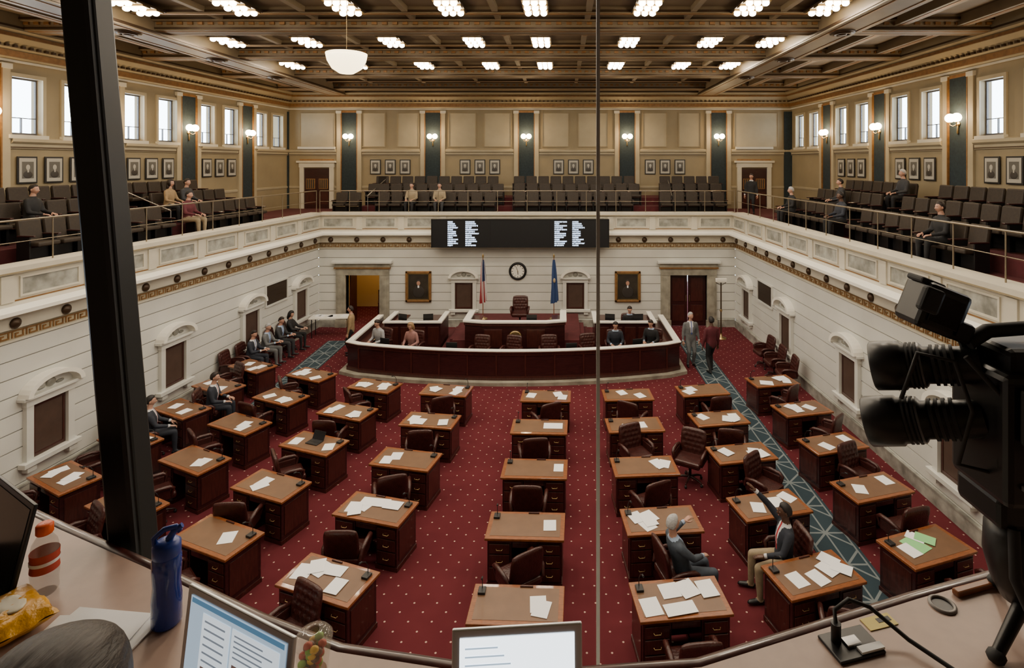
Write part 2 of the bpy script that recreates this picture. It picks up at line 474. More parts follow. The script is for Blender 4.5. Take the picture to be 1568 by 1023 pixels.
fme=fm.mesh('ceiling_light')
for y in (20.0,16.15,12.6,9.0,5.3):
    for x in (-9.7,-7.4,-4.95,-2.55,-.6,1.95,4.30,6.05):
        put(fme,'ceiling_light',T(x,y,10.12))
        ld=bpy.data.lights.new('ceiling_lamp','AREA'); ld.shape='RECTANGLE'; ld.size=.6; ld.size_y=1.2
        ld.energy=54; ld.color=(1,.87,.70)
        lo=bpy.data.objects.new('ceiling_lamp',ld); sc.collection.objects.link(lo); lo.location=(x,y,10.0)
sm=MB(); sm.lathe([(.001,-.06),(.10,-.06),(.10,-.02),(.16,-.02),(.16,-.05),(.22,-.05),(.22,-.02),(.28,-.03),(.30,0),(.30,.02)],bronze,20)
sme=sm.mesh('ceiling_speaker')
for x in lx:
    for y in (21.0,17.4,13.8,10.2): put(sme,'ceiling_speaker',T(x,y,9.84))

# sconces -------------------------------------------------------------
sm=MB()
sm.lathe([(.001,0),(.07,0),(.07,.02),(.03,.04),(.001,.05)],brass,14,RX(pi/2))
for s in (-1,1):
    sm.tube([(0,-.03,0),(s*.06,-.12,-.06),(s*.13,-.16,-.02),(s*.13,-.16,.06)],.012,brass,8)
    sm.lathe([(.001,.04),(.035,.05),(.04,.07),(.001,.075)],brass,12,T(s*.13,-.16,0))
    sm.ell((s*.13,-.16,.18),(.13,.13,.13),bulbw,14,8)
sm.tube([(0,-.02,-.02),(0,-.03,-.25),(0,-.02,-.3)],[.02,.03,.005],brass,8)
sme=sm.mesh('wall_sconce')
for M in sconce_pos:
    put(sme,'wall_sconce',M)
    ld=bpy.data.lights.new('sconce_light','POINT'); ld.energy=52; ld.color=(1,.68,.35); ld.shadow_soft_size=.1
    lo=bpy.data.objects.new('sconce_light',ld); sc.collection.objects.link(lo); lo.location=(M@T(0,-.42,.22)).translation

pm=MB()
pm.bx(-.26,.26,-.03,0,-.36,.36,blackp,.008); pm.bx(-.215,.215,-.036,-.03,-.315,.315,portm); pm.bx(-.15,.15,-.040,-.036,-.22,.22,mat('photo_grey',(.10,.095,.085),.4))
pm.ell((0,-.041,.07),(.055,.004,.075),portm,12,8); pm.ell((0,-.041,-.12),(.12,.004,.10),portd,12,8); pm.bx(-.02,.02,-.048,-.04,-.06,.0,portm)
pme=pm.mesh('framed_portrait')
for M in portrait_pos: put(pme,'framed_portrait',M)

# ------------------------------------------------------------------ niches, doors, pictures on lower walls
nm_=MB()
nm_.bx(-.36,.36,-.02,0,.72,1.80,niche_p)
for (x0,x1,z0,z1) in ((-.32,.32,.76,.80),(-.32,.32,1.72,1.76),(-.32,-.29,.80,1.72),(.29,.32,.80,1.72)): nm_.bx(x0,x1,-.032,-.02,z0,z1,wood_m)
for s in (-1,1):
    nm_.bx(s*.36,s*.50,-.09,0,.60,1.80,cream_b); nm_.bx(s*.34,s*.52,-.13,0,.52,.62,cream_b)
nm_.bx(-.60,.60,-.16,0,.62,.72,cream_b,.01)
nm_.bx(-.52,.52,-.11,0,1.80,1.94,cream_b); nm_.bx(-.62,.62,-.18,0,1.94,2.00,cream_b,.008)
arc=[(.60*math.cos(pi*i/14), 2.0+.36*math.sin(pi*i/14)) for i in range(15)]
arci=[(.50*math.cos(pi*i/14), 2.0+.27*math.sin(pi*i/14)) for i in range(15)]
for i in range(14):
    nm_.prism([arc[i],arc[i+1],arci[i+1],arci[i]],-.24,0,white)
nm_.prism(arci,-.05,0,cream_b)
nm_.ell((0,-.07,2.12),(.10,.05,.09),marble,12,8)
for s in (-1,1): nm_.ell((s*.2,-.06,2.07),(.09,.03,.035),marble,10,6)
nme=nm_.mesh('niche')
for u in (5.86,10.35): put(nme,'pedimented_niche',FB@T(u,-.002,0))
for y in (11.4,14.75,18.0,21.0): put(nme,'pedimented_niche',FL@T(uL(y),-.002,0))
for y in (21.0,17.5,13.8,10.2): put(nme,'pedimented_niche',FR@T(22.4-y,-.002,0))
for M in (FL@T(uL(19.45),0,0),FR@T(22.4-19.25,0,0)):
    mb=MB(); mb.bx(-.62,.62,-.02,0,1.75,2.42,portd); 
    for (a,b,c,d) in ((-.68,.68,2.42,2.48),(-.68,.68,1.69,1.75),(-.68,-.62,1.75,2.42),(.62,.68,1.75,2.42)): mb.bx(a,b,-.05,0,c,d,cream_b)
    for k in range(12): mb.bx(-.6,.6,-.03,-.02,1.79+k*.052,1.81+k*.052,bronze)
    mb.make('wall_vent_grille',M)
for F,L,nm,gp in ((FB,LB,'back',[(dL[0]-.4,dL[1]+.4),(dR[0]-.4,dR[1]+.4)]),(FL,LL,'left',[]),(FR,LR,'right',[])):
    mb=MB(); mb.X=F; cur=0
    for a,b in gp: mb.bx(cur,a,-.05,0,0,.28,marble); cur=b
    mb.bx(cur,L,-.05,0,0,.28,marble); mb.bx(cur,L,-.065,0,.28,.31,marble); mb.make('baseboard_'+nm)

def surround(a,b):
    mb=MB(); mb.X=FB
    for (x0,x1) in ((a-.38,a),(b,b+.38)):
        mb.bx(x0,x1,-.10,.3,0,2.12,stone,.01); mb.bx(x0-.03,x1+.03,-.13,0,0,.28,stone); mb.bx(x0+.08,x1-.08,-.125,-.1,.35,2.0,stone)
    mb.bx(a-.38,b+.38,-.11,.3,2.1,2.36,stone); mb.bx(a-.44,b+.44,-.16,0,2.36,2.42,gold); mb.bx(a-.42,b+.42,-.12,0,2.42,2.58,stone)
    mb.bx(a-.52,b+.52,-.24,0,2.58,2.68,cream_b,.01)
    mb.make('door_surround')
surround(*dL); surround(*dR)
mb=MB(); mb.X=FB; a,b=dR; c=(a+b)/2
for x0,x1 in ((a,c-.01),(c+.01,b)):
    mb.bx(x0,x1,.14,.19,0.01,2.1,wood_d)
    for z0,z1 in ((.2,.85),(1.0,1.95)):
        mb.bx(x0+.12,x1-.12,.125,.14,z0,z1,wood_m,.006)
mb.cyl((c-.07,.10,1.0),(c-.07,.10,1.25),.012,brass,n=8); mb.cyl((c+.07,.10,1.0),(c+.07,.10,1.25),.012,brass,n=8)
mb.make('door_1')
warm=mat('corridor_wall',(.50,.36,.16),.6)
mb=MB(); mb.X=FB; a,b=dL
mb.bx(a-.9,a-.8,.3,3.2,0,2.7,warm); mb.bx(b+.8,b+.9,.3,3.2,0,2.7,warm); mb.bx(a-.9,b+.9,3.2,3.3,0,2.7,warm); mb.bx(a-.9,b+.9,.3,3.3,2.7,2.8,warm)
mb.bx(a+.75,b+.1,3.14,3.2,0,2.2,wood_m); mb.bx(a+.85,b,3.12,3.14,.2,2.05,wood_d)
mb.make('corridor_walls')
mb=MB(); 
mb.box((-.62,.02,1.05),(.05,.68,2.08),wood_m,.005); mb.make('door_2', FB@T(dL[0]+.66,.66,0))
mb=MB()
for a,b in ((-.2,-.2),(.2,-.2),(-.2,.2),(.2,.2)): mb.bx(a-.02,a+.02,b-.02,b+.02,0,.45 if b<0 else .95,wood_m)
mb.box((0,0,.46),(.46,.46,.05),wood_m,.01)
for k in range(4): mb.bx(-.13+k*.08,-.10+k*.08,.19,.21,.48,.9,wood_m)
mb.bx(-.22,.22,.18,.22,.88,.96,wood_m)
mb.make('wooden_side_chair',T(-7.9,24.6,0)@RZ(.3))
ld=bpy.data.lights.new('corridor_lamp','POINT'); ld.energy=38; ld.color=(1,.66,.28); ld.shadow_soft_size=.2
lo=bpy.data.objects.new('corridor_lamp',ld); sc.collection.objects.link(lo); lo.location=(-8.0,24.2,2.3)
for px in (486,1154):
    mb=MB(); mb.X=FB; c=xb(px)
    mb.bx(c-.62,c+.62,NB-.04,NB,4.4,6.35,wood_d)
    for s in (-1,1):
        mb.bx(c+s*.31-.24,c+s*.31+.24,NB-.05,NB-.04,4.6,5.2,wood_m)
        mb.bx(c+s*.31-.22,c+s*.31+.22,NB-.05,NB-.04,5.35,5.85,gold); 
        for k in range(4): mb.bx(c+s*.31-.19+k*.1,c+s*.31-.13+k*.1,NB-.055,NB-.05,5.38,5.82,portd)
        mb.bx(c+s*.72-.10,c+s*.72+.10,NB-.12,NB,4.4,6.4,cream)
    mb.bx(c-.85,c+.85,NB-.13,NB,6.4,6.62,cream); mb.bx(c-.95,c+.95,NB-.2,NB,6.62,6.72,cream,.01)
    mb.bx(c-.80,c+.80,NB-.14,NB,6.72,6.8,gold)
    mb.bx(c-.9,c+.9,NB-.15,NB,7.28,7.4,cream)
    mb.make('door_%d'%(3 if px<600 else 4))

def oil(x):
    mb=MB(); w,h=.52,.62
    for (a,b,c,d) in ((-w,w,h-.09,h),(-w,w,-h,-h+.09),(-w,-w+.09,-h,h),(w-.09,w,-h,h)): mb.bx(a,b,-.08,0,c,d,gold,.015)
    for (a,b,c,d) in ((-w+.09,w-.09,h-.12,h-.09),(-w+.09,w-.09,-h+.09,-h+.12),(-w+.09,-w+.12,-h+.09,h-.09),(w-.12,w-.09,-h+.09,h-.09)): mb.bx(a,b,-.055,0,c,d,brass)
    mb.bx(-w+.1,w-.1,-.03,0,-h+.1,h-.1,mat('oil_paint_dark',(.035,.028,.02),.35,noise=.4,scale=4))
    mb.ell((0,-.032,.14),(.075,.006,.10),skin1,14,8); mb.ell((0,-.030,.19),(.085,.006,.085),portd,14,8); mb.ell((0,-.031,-.22),(.24,.006,.24),portd,16,8); mb.bx(-.03,.03,-.040,-.03,-.05,.04,paper)
    mb.bx(-.12,.12,-.075,-.07,-h+.02,-h+.06,brass)
    mb.make('oil_portrait',T(x,22.4-.005,1.63))
oil(-5.77); oil(2.66)

mb=MB(); M=RX(pi/2)
mb.lathe([(.001,.0),(.36,.0),(.36,.05),(.33,.08),(.28,.075),(.265,.04)],blackm,40,M)
mb.lathe([(.001,.035),(.27,.035)],white,40,M,False)
for k in range(12):
    a=k*pi/6; mb.box((.225*math.sin(a),-.04,.225*math.cos(a)),(.022,.008,.05),blackm,M=RY(a))
for a,l,w in ((math.radians(175),.14,.02),(math.radians(-20),.2,.014)):
    mb.box((l/2*math.sin(a),-.05,l/2*math.cos(a)),(w,.006,l),blackm,M=RY(a))
mb.ell((0,-.05,0),(.02,.01,.02),brass,10,6)
mb.make('wall_clock',T(-1.77,22.4,2.25))

bdm=mat('board_black',(.006,.007,.009),.35); txt=mat('board_text',(.5,.6,.8),.5,emit=(.62,.78,1),es=2.8)
mb=MB(); mb.bx(-3.5,3.5,-.10,.10,-.56,.56,bdm,.02)
for x in (-3.5,3.46): mb.bx(x,x+.04,-.115,-.1,-.56,.56,blackm)
for x in (-1.17,1.17): mb.bx(x-.006,x+.006,-.106,-.1,-.56,.56,blackm)
for z in (-.555,.535): mb.bx(-3.5,3.5,-.115,-.10,z,z+.02,blackm)
for x0,mx,rows in ((-2.85,.44,13),(-2.15,.60,13),(1.35,.48,13),(2.05,.52,13)):
    for r in range(rows):
        z=.455-r*.077; l=random.uniform(.55,1)*mx if (r*7+int(x0*10))%4 else mx*.4; x=x0
        while x<x0+l:            # dot-matrix style characters
            w=.032
            mb.bx(x,x+.010,-.107,-.1,z-.024,z+.024,txt); mb.bx(x+.010,x+w,-.107,-.1,z+.012,z+.024,txt)
            if random.random()<.7: mb.bx(x+.010,x+w,-.107,-.1,z-.008,z+.003,txt)
            if random.random()<.6: mb.bx(x+w-.010,x+w,-.107,-.1,z-.024,z+.012,txt)
            if random.random()<.5: mb.bx(x+.010,x+w,-.107,-.1,z-.024,z-.014,txt)
            x+=w+.009
mb.make('electronic_voting_board',T(-1.63,21.92,3.84))

# ------------------------------------------------------------------ desks
def desk_mesh(mside):
    mb=MB(); W,D,H=1.24,.68,.77
    mb.box((0,0,H-.02),(W,D,.04),wood_o,.008)
    mb.bx(-W/2+.07,W/2-.07,-D/2+.07,D/2-.06,H,H+.003,inlay)
    mb.bx(-W/2+.06,W/2-.06,-D/2+.05,D/2-.05,H-.09,H-.04,wood_m)
    for s in (-1,1):
        x0,x1=sorted((s*(W/2-.04),s*(W/2-.42)))
        mb.bx(x0,x1,-D/2+.04,D/2-.04,.06,H-.05,wood_d,.006)
        mb.bx(x0-.01,x1+.01,-D/2+.03,D/2-.03,0,.07,wood_m)
        for z0,z1 in ((.10,.30),(.32,.50),(.52,.67)):
            mb.bx(x0+.03,x1-.03,-D/2+.022,-D/2+.04,z0,z1,wood_m,.006)
            mb.tube([((x0+x1)/2-.05,-D/2+.02,(z0+z1)/2),((x0+x1)/2-.04,-D/2,(z0+z1)/2-.01),((x0+x1)/2+.04,-D/2,(z0+z1)/2-.01),((x0+x1)/2+.05,-D/2+.02,(z0+z1)/2)],.005,brass,6)
        mb.bx(s*(W/2-.04),s*(W/2-.03),-D/2+.1,D/2-.1,.14,.64,wood_m)
    mb.bx(-W/2+.42,W/2-.42,D/2-.10,D/2-.06,.06,H-.05,wood_d)
    mb.bx(-.19,.19,-D/2+.05,-D/2+.07,.60,.68,wood_m,.005)
    x=mside*.5
    mb.box((x,.19,H+.02),(.10,.12,.035),blackp,.006)
    mb.tube([(x,.22,H+.03),(x,.22,H+.14),(x-mside*.01,.18,H+.22),(x-mside*.02,.10,H+.26)],.006,blackp,6)
    mb.tube([(x-mside*.02,.11,H+.26),(x-mside*.022,.06,H+.27)],.013,blackr,8)
    mb.box((-mside*.1,.295,H+.012),(.18,.02,.02),wood_m,.003)
    return mb.mesh('senate_desk')
dk={1:desk_mesh(1),-1:desk_mesh(-1)}
DESKS=[
(-8.90,15.99,-26),(-9.00,14.57,-26),(-9.05,13.21,-26),(-9.12,11.74,-27),(-9.23,10.32,-27),
(-6.91,15.34,-24),(-7.02,13.88,-24),(-7.22,12.45,-24),(-7.23,10.94,-25),(-7.43,9.49,-25),
(-4.90,14.57,-18),(-5.05,13.08,-19),(-5.16,11.58,-20),(-5.27,10.07,-21),(-5.39,8.69,-22),
(-2.96,14.28,-8),(-2.98,12.61,-9),(-3.07,10.96,-12),(-3.14,9.39,-15),(-3.28,7.80,-19),
(-.39,13.92,-2),(-.49,12.30,-2),(-.51,10.61,-2),(-.57,8.94,-2),(-.59,7.34,-2),
(1.66,14.0,3),(1.62,12.39,4),(1.59,10.70,4),(1.62,9.08,5),(1.58,7.45,6),
(3.61,14.28,8),(3.59,12.71,9),(3.62,11.19,10),(3.54,9.49,13),(3.57,7.89,16),
(5.64,14.88,11),(5.71,13.21,13),(5.65,11.58,15),(5.59,10.01,16),(5.56,8.47,18)]
DM=[]
for i,(x,y,r) in enumerate(DESKS):
    M=T(x,y,0)@RZ(math.radians(r)); DM.append(M)
    put(dk[1 if i<20 else -1],'senate_desk',M)
def papers(i, items):
    mb=MB(); z=.7765
    for k,(x,y,r,w,h,m) in enumerate(items):
        mb.box((x,y,z+k*.003),(w,h,.004+.002*(k%2)),m,M=RZ(r))
    mb.make('paper_sheets',DM[i])
for i in range(40):
    n=random.choice([2,2,3,4])
    if i in (15,10,11,31,32,35,5): n=5
    its=[]
    for k in range(n):
        sg=random.choice([-1,1]); its.append((sg*random.uniform(.12,.42),random.uniform(-.16,.10),random.uniform(-.5,.5),.215,.275,paper))
    if i in (24,): its=[(.28,.0,.1,.215,.275,paper),(.33,-.08,-.2,.215,.275,paper)]
    if i==23: its=[(.38,0,.05,.2,.26,paper)]
    if i==22: its=[(.45,.02,0,.18,.26,paper)]
    if i==21: its=[(.3,.02,0,.42,.26,paper)]
    if i==14: its=[(.2,.02,.6,.22,.28,paper)]
    if i==18: its=[(-.38,-.08,.2,.215,.275,paper),(-.2,.0,-.2,.215,.275,paper),(-.1,.12,.1,.5,.22,paper),(.25,.12,.05,.3,.22,paper),(-.3,-.16,.5,.215,.275,paper)]
    if i==19: its=[(-.42,-.02,.2,.25,.3,paper),(-.2,.1,-.2,.215,.275,paper),(0,.14,.1,.3,.2,paper),(.22,-.1,.05,.215,.275,paper),(-.3,.12,.6,.215,.275,paper)]
    if i==29: its=[(-.42,-.12,.1,.25,.3,paper),(-.1,.12,.1,.26,.26,paper),(.15,.13,.3,.26,.3,paper),(.42,.1,.1,.24,.3,paper),(-.05,-.2,.1,.42,.2,paper)]
    if i==34: its=[(-.3,-.05,.1,.215,.275,paper),(0,-.1,.2,.215,.275,paper),(.25,.0,.3,.215,.275,paper),(.4,.15,.5,.215,.275,paper),(.45,-.05,.7,.215,.275,paper)]
    if i==39: its=[(-.15,.05,.2,.28,.34,paperg),(-.35,-.02,.1,.215,.275,paper),(0,.18,.5,.2,.26,paper),(.1,.1,.6,.215,.275,paperg)]
    if i in (12,): its=[(-.40,-.08,.2,.215,.275,paper),(.42,-.05,.5,.215,.275,paper)]
    papers(i,its)
def laptop_mesh(w,d,hs,lean,body,screen,key=blackp,scr_extra=None):
    mb=MB()
    mb.box((0,-d/2,.008),(w,d,.014),body,.003)
    mb.bx(-w/2+.02,w/2-.02,-d*.5,-.02,.0155,.017,key); mb.bx(-.045,.045,-d+.02,-d*.56,.0155,.0165,body)
    M=T(0,.0,.012)@RX(-lean)
    mb.box((0,0,0),(w,.007,hs),body,.002,M=M@T(0,0,hs/2))
    vs=[(-w/2+.012,-.0045,.014),(w/2-.012,-.0045,.014),(w/2-.012,-.0045,hs-.012),(-w/2+.012,-.0045,hs-.012)]
    mb.add(vs,[(0,1,2,3)],screen,M=M)
    if scr_extra: scr_extra(mb,M,w,hs)
    return mb
scr_w=mat('screen_white',(.7,.8,.9),.3,emit=(.86,.94,1),es=3.0)
scr_b=mat('screen_blue',(.5,.65,.8),.3,emit=(.50,.66,.82),es=.7)
scr_k=mat('screen_off',(.008,.009,.012),.15)
alum=mat('aluminium',(.48,.49,.50),.35,.8)
lm=laptop_mesh(.30,.20,.17,.5,blackp,scr_k).mesh('desk_laptop')
put(lm,'laptop_computer',DM[12]@T(0,.10,.775))

# ------------------------------------------------------------------ chairs
def tuft(mb, w, h, M, m, th=.06, nu=20, nv=20, tu=5, tv=5):
    vs=[];fs=[]
    pts=[]
    for a in range(tv):
        for b in range(tu if a%2==0 else tu-1):
            pts.append(((-1+2*(b+.5+(0 if a%2==0 else .5))/tu)*.86, (-1+2*(a+.5)/tv)*.86))
    for side in (0,1):
        for j in range(nv+1):
            for i in range(nu+1):
                u=-1+2*i/nu; v=-1+2*j/nv
                e=max(0,(1-u**6))*max(0,(1-v**6))
                x=w/2*u*(1-.10*v**4); z=h/2*v*(1-.10*u**4)
                y=th*(.25+.75*e**.5)
                if side==0:
                    d=min((u-p)**2+(v-q)**2 for p,q in pts)
                    y-= .028*math.exp(-d/.012)
                    vs.append((x,-y,z))
                else: vs.append((x,y*.5,z))
        o=side*(nu+1)*(nv+1)
        for j in range(nv):
            for i in range(nu):
                q=(o+j*(nu+1)+i,o+j*(nu+1)+i+1,o+(j+1)*(nu+1)+i+1,o+(j+1)*(nu+1)+i)
                fs.append(q if side==0 else q[::-1])
    K=(nu+1)*(nv+1)
    rim=[i for i in range(nu+1)]+[(j)*(nu+1)+nu for j in range(1,nv+1)]+[nv*(nu+1)+i for i in range(nu-1,-1,-1)]+[j*(nu+1) for j in range(nv-1,0,-1)]
    for a in range(len(rim)):
        b=(a+1)%len(rim); fs.append((rim[a],rim[a]+K,rim[b]+K,rim[b]))
    mb.add(vs,fs,m,True,M)
def chair_mesh():
    mb=MB()
    tuft(mb,.54,.54,T(0,-.25,.73)@RZ(pi)@RX(-.18),leather)
    mb.box((0,.0,.46),(.54,.52,.12),leather,.04)
    for s in (-1,1):
        mb.tube([(s*.28,-.24,.50),(s*.30,-.2,.64),(s*.31,-.05,.67),(s*.31,.14,.66),(s*.30,.2,.62),(s*.28,.17,.48)],[.03,.033,.036,.036,.033,.025],leather,8)
        mb.box((s*.285,-.02,.53),(.04,.36,.2),leather,.015)
    mb.cyl((0,0,.10),(0,0,.40),.03,blackm)
    mb.lathe([(.001,.36),(.12,.36),(.14,.40),(.001,.41)],blackm,12)
    for k in range(5):
        a=k*2*pi/5+.3; c,s_=math.cos(a),math.sin(a)
        mb.tube([(0,0,.12),(c*.16,s_*.16,.11),(c*.28,s_*.28,.075)],[.028,.024,.016],wood_d,8)
        mb.ell((c*.28,s_*.28,.032),(.03,.03,.032),blackr,8,6)
    return mb.mesh('leather_armchair')
cm=chair_mesh()
def chair(x,y,r,z=0): put(cm,'leather_armchair',T(x,y,z)@RZ(math.radians(r)))
skip={1,2,28,33}
yawo={22:0,23:35,21:10,26:-160,27:20,32:-150,37:-170,18:15,13:25,24:0,29:0}
for i,(x,y,r) in enumerate(DESKS):
    if i in skip: continue
    p=DM[i]@V((random.uniform(-.1,.12),-.68+random.uniform(-.03,.03),0))
    chair(p.x,p.y,r+random.choice([-35,-20,0,15,30,170])if i not in yawo else r+yawo[i])
XW=lambda y:-9.44-(22.4-y)*.0686
for y,r in ((19.6,-92),(18.85,-90),(18.1,-85),(17.35,-90),(16.6,-90)): chair(XW(y),y,r)
for y,r in ((18.0,95),(17.1,90),(16.2,85)): chair(6.55,y,r)
chair(-9.95,12.85,-80); chair(2.66,11.5,150)

# ------------------------------------------------------------------ rostrum
cx=-1.52
pts=[(-6.75,20.6),(-6.75,17.5)]
for k in range(1,24):
    t=-1+2*k/24; pts.append((cx+5.23*t,16.62+.78*t*t))
pts+=[(3.71,17.5),(3.71,20.6)]
mb=MB()
mb.ribbon(pts,.0,.22,0,.10,stone)
mb.make('rostrum_base_step')
mb=MB()
mb.ribbon(pts,-.14,.0,.0,.93,wood_d)
mb.ribbon(pts,-.02,.03,.10,.22,wood_m); mb.ribbon(pts,-.02,.025,.84,.92,wood_m)
mb.ribbon(pts,-.15,.05,.93,.985,white); mb.ribbon(pts,.03,.06,.925,.96,wood_m)
mb.ribbon(pts,-.55,-.14,.72,.75,wood_m)
for i in range(2,len(pts)-2,2):
    x,y=pts[i]; mb.box((x,y-.012,.53),(.05,.03,.62),wood_m)
mb.make('rostrum_front_bench')
mb=MB()
mb.plan([(-6.55,17.75),(-4,17.15),(-1.5,17.0),(1,17.15),(3.5,17.75),(3.5,21.9),(-6.55,21.9)],0.005,.08,carpetp)
mb.bx(-3.7,.65,18.75,22.1,.08,.62,carpetp); 
for k in range(3): mb.bx(.65,1.10-.14*k,19.2,21.2,.08,.22+.15*k,carpetp); mb.bx(-4.15+.14*k,-3.7,19.2,21.2,.08,.22+.15*k,carpetp)
mb.make('rostrum_platform')
mb=MB()
bp=[(-3.2,19.6),(-3.2,18.35),(-2.6,18.2),(-.5,18.2),(.1,18.35),(.1,19.6)]
mb.ribbon(bp,-.12,0,.08,1.36,wood_d); mb.ribbon(bp,-.16,.06,1.36,1.41,white); mb.ribbon(bp,-.45,-.12,1.20,1.24,wood_m); mb.ribbon(bp,-.02,.03,1.26,1.35,wood_m); mb.ribbon(bp,-.02,.03,.08,.25,wood_m)
for x0,x1 in ((-2.55,-1.95),(-1.15,-.55)): mb.bx(x0,x1,18.17,18.2,.55,1.15,wood_m,.01)
mb.lathe([(.001,.0),(.20,.0),(.22,.02),(.18,.03),(.001,.035)],brass,24,T(cx,18.18,.9)@RX(pi/2))
mb.make('presiding_bench')
for x0,x1 in ((-6.15,-4.2),(1.15,3.25)):
    mb=MB()
    pp=[(x0,20.6),(x0,19.25),(x1,19.25),(x1,20.6)]
    mb.ribbon(pp,-.08,0,.08,1.06,wood_d); mb.ribbon(pp,-.12,.05,1.06,1.11,white); mb.ribbon(pp,-.55,-.08,.94,.98,wood_m)
    for k in range(4): mb.bx(x0+.10+k*.47,x0+.48+k*.47,19.235,19.25,.3,.92,wood_m,.008)
    mb.make('clerk_desk')
put(cm,'leather_armchair',T(cx,20.2,.62)@RZ(pi)@Matrix.Diagonal((1.05,1.05,1.1,1)))
for x,y in ((-2.6,17.65),(-1.6,17.6),(-.4,17.65),(.9,17.8)): chair(x,y,180+random.uniform(-20,20),.08)
mon=MB(); mon.lathe([(.001,0),(.11,0),(.11,.012),(.02,.02),(.015,.12)],blackp,14); mon.box((0,.0,.27),(.46,.03,.30),blackp,.008); mon.bx(-.21,.21,-.017,-.015,.14,.40,scr_k)
mme=mon.mesh('computer_monitor')
for x,y,z,r in ((-5.6,19.55,.98,160),(-4.7,19.55,.98,190),(1.7,19.55,.98,170),(2.7,19.55,.98,185),(-5.6,17.57,.75,160),(-3.4,17.15,.75,175),(.3,17.1,.75,185),(2.4,17.5,.75,195),(-1.0,18.5,1.24,180)):
    put(mme,'computer_monitor',T(x,y,z)@RZ(math.radians(r))@Matrix.Diagonal((.75,.75,.75,1)))
mb=MB()
for k in range(22):
    t=random.uniform(-.9,.9); x=cx+5.23*t; y=16.62+.78*t*t+.36
    mb.box((x,y,.757),(.21,.15,.012),random.choice([paper,paper,blackp,papery]),M=RZ(random.uniform(-.3,.3)))
mb.make('paper_sheets')
for x0,x1,z,y in ((-5.9,-4.4,.985,19.50),(1.4,3.0,.985,19.50),(-2.9,-.2,1.245,18.48)):
    mb=MB()
    for k in range(8): mb.box((random.uniform(x0,x1),y+random.uniform(-.06,.06),z+.004*k),(.2,.24,.01),random.choice([paper,paper,papery,blackp]),M=RZ(random.uniform(-.4,.4)))
    mb.make('paper_sheets')
mb=MB(); mb.box((0,0,.74),(1.5,.6,.04),white,.006)
for a in (-.65,.65):
    for b in (-.22,.22): mb.cyl((a,b,0),(a,b,.72),.018,blackm,n=8)
for k in range(5): mb.box((random.uniform(-.6,.6),random.uniform(-.15,.15),.765),(.21,.28,.01),paper,M=RZ(random.uniform(-.5,.5)))
mb.make('side_table',T(-8.8,21.2,0)@RZ(.1))

def flag(name,x,us):
    mb=MB(); mb.lathe([(.001,0),(.17,0),(.17,.03),(.06,.06),(.02,.12)],brass,18)
    mb.cyl((0,0,.1),(0,0,2.35),.016,wood_o,n=10); mb.lathe([(.015,2.33),(.03,2.37),(.045,2.42),(.001,2.52)],brass,12)
    red=mat('flag_red',(.26,.018,.026),.8); wh=mat('flag_white',(.50,.49,.47),.8); blu=mat('flag_navy',(.012,.02,.08),.8); lb=mat('flag_blue',(.022,.05,.15),.8)
    n=36; lev=14
    def P(k,j):
        t=j/lev; z=2.28-1.55*t; a=2*pi*k/n; r=(.030+.095*t**.7)*(1+.28*math.sin(7*a+2*t)+.12*math.sin(11*a))
        return (r*math.cos(a)+.03*t, r*math.sin(a)*.8-.02, z-.12*math.sin(a*.5)*t)
    for k in range(n):
        if us: m=(red if k%4<2 else wh)
        else: m=lb
        for j in range(lev):
            mm=m
            if us and j<7 and k%12<9: mm=blu
            mb.add([P(k,j),P((k+1)%n,j),P((k+1)%n,j+1),P(k,j+1)],[(0,1,2,3)],mm,True)
    if not us:
        mb.ell((.02,-.11,1.5),(.05,.03,.09),mat('flag_shield',(.34,.27,.17),.8),10,8)
    mb.make(name,T(x,21.3,.62))
flag('united_states_flag',-3.02,True); flag('state_flag',-.3,False)

mb=MB(); mb.lathe([(.001,0),(.2,0),(.2,.03),(.05,.06),(.03,.2)],brass,20)
mb.cyl((0,0,.1),(0,0,2.1),.026,bronze,n=10); mb.lathe([(.03,1.0),(.05,1.05),(.03,1.1)],brass,12)
mb.box((0,-.02,2.2),(.42,.12,.14),white,.02); mb.tube([(-.18,0,2.1),(0,0,2.0),(.18,0,2.1)],.012,bronze,8); mb.cyl((-.18,0,2.1),(-.18,0,2.2),.012,bronze,n=6); mb.cyl((.18,0,2.1),(.18,0,2.2),.012,bronze,n=6)
mb.make('floor_lamp',T(6.0,20.9,0))

# ------------------------------------------------------------------ gallery seating
st=MB()
st.box((0,-.02,.44),(.50,.46,.10),leather2,.03)
st.box((0,.24,.70),(.50,.09,.52),leather2,.035,M=RX(-.14))
st.box((0,.285,.68),(.47,.02,.44),blackm,.006,M=RX(-.14))
for s in (-1,1): st.box((s*.27,.02,.62),(.05,.40,.035),wood_d,.01); st.box((s*.27,.08,.32),(.035,.30,.6),blackm)
st.box((0,.05,.2),(.44,.05,.3),blackm)
def row(F,u0,u1,n,z,w=.57):
    mb=MB(); k=max(1,int((u1-u0)/w)); 
    for i in range(k):
        X=F@T(u0+(i+.5)*w,n,z)
        o=len(mb.v); mb.v+= [X@v for v in st.v]
        for m in st.mats: mb.mi(m)
        mb.f+= [[a+o for a in f] for f in st.f]; mb.m+=[mb.mi(st.mats[q]) for q in st.m]; mb.s+=st.s
    centred(mb,'gallery_seat_row')
for n,z in ((1.0,4.40),(2.15,4.72),(3.2,5.04)):
    row(FL,2.0,9.0,n,z); row(FL,9.9,13.9,n,z); row(FL,14.8,18.4,n,z)
    row(FR,2.0,6.0,n,z); row(FR,6.9,12.0,n,z); row(FR,12.9,19.8,n,z)
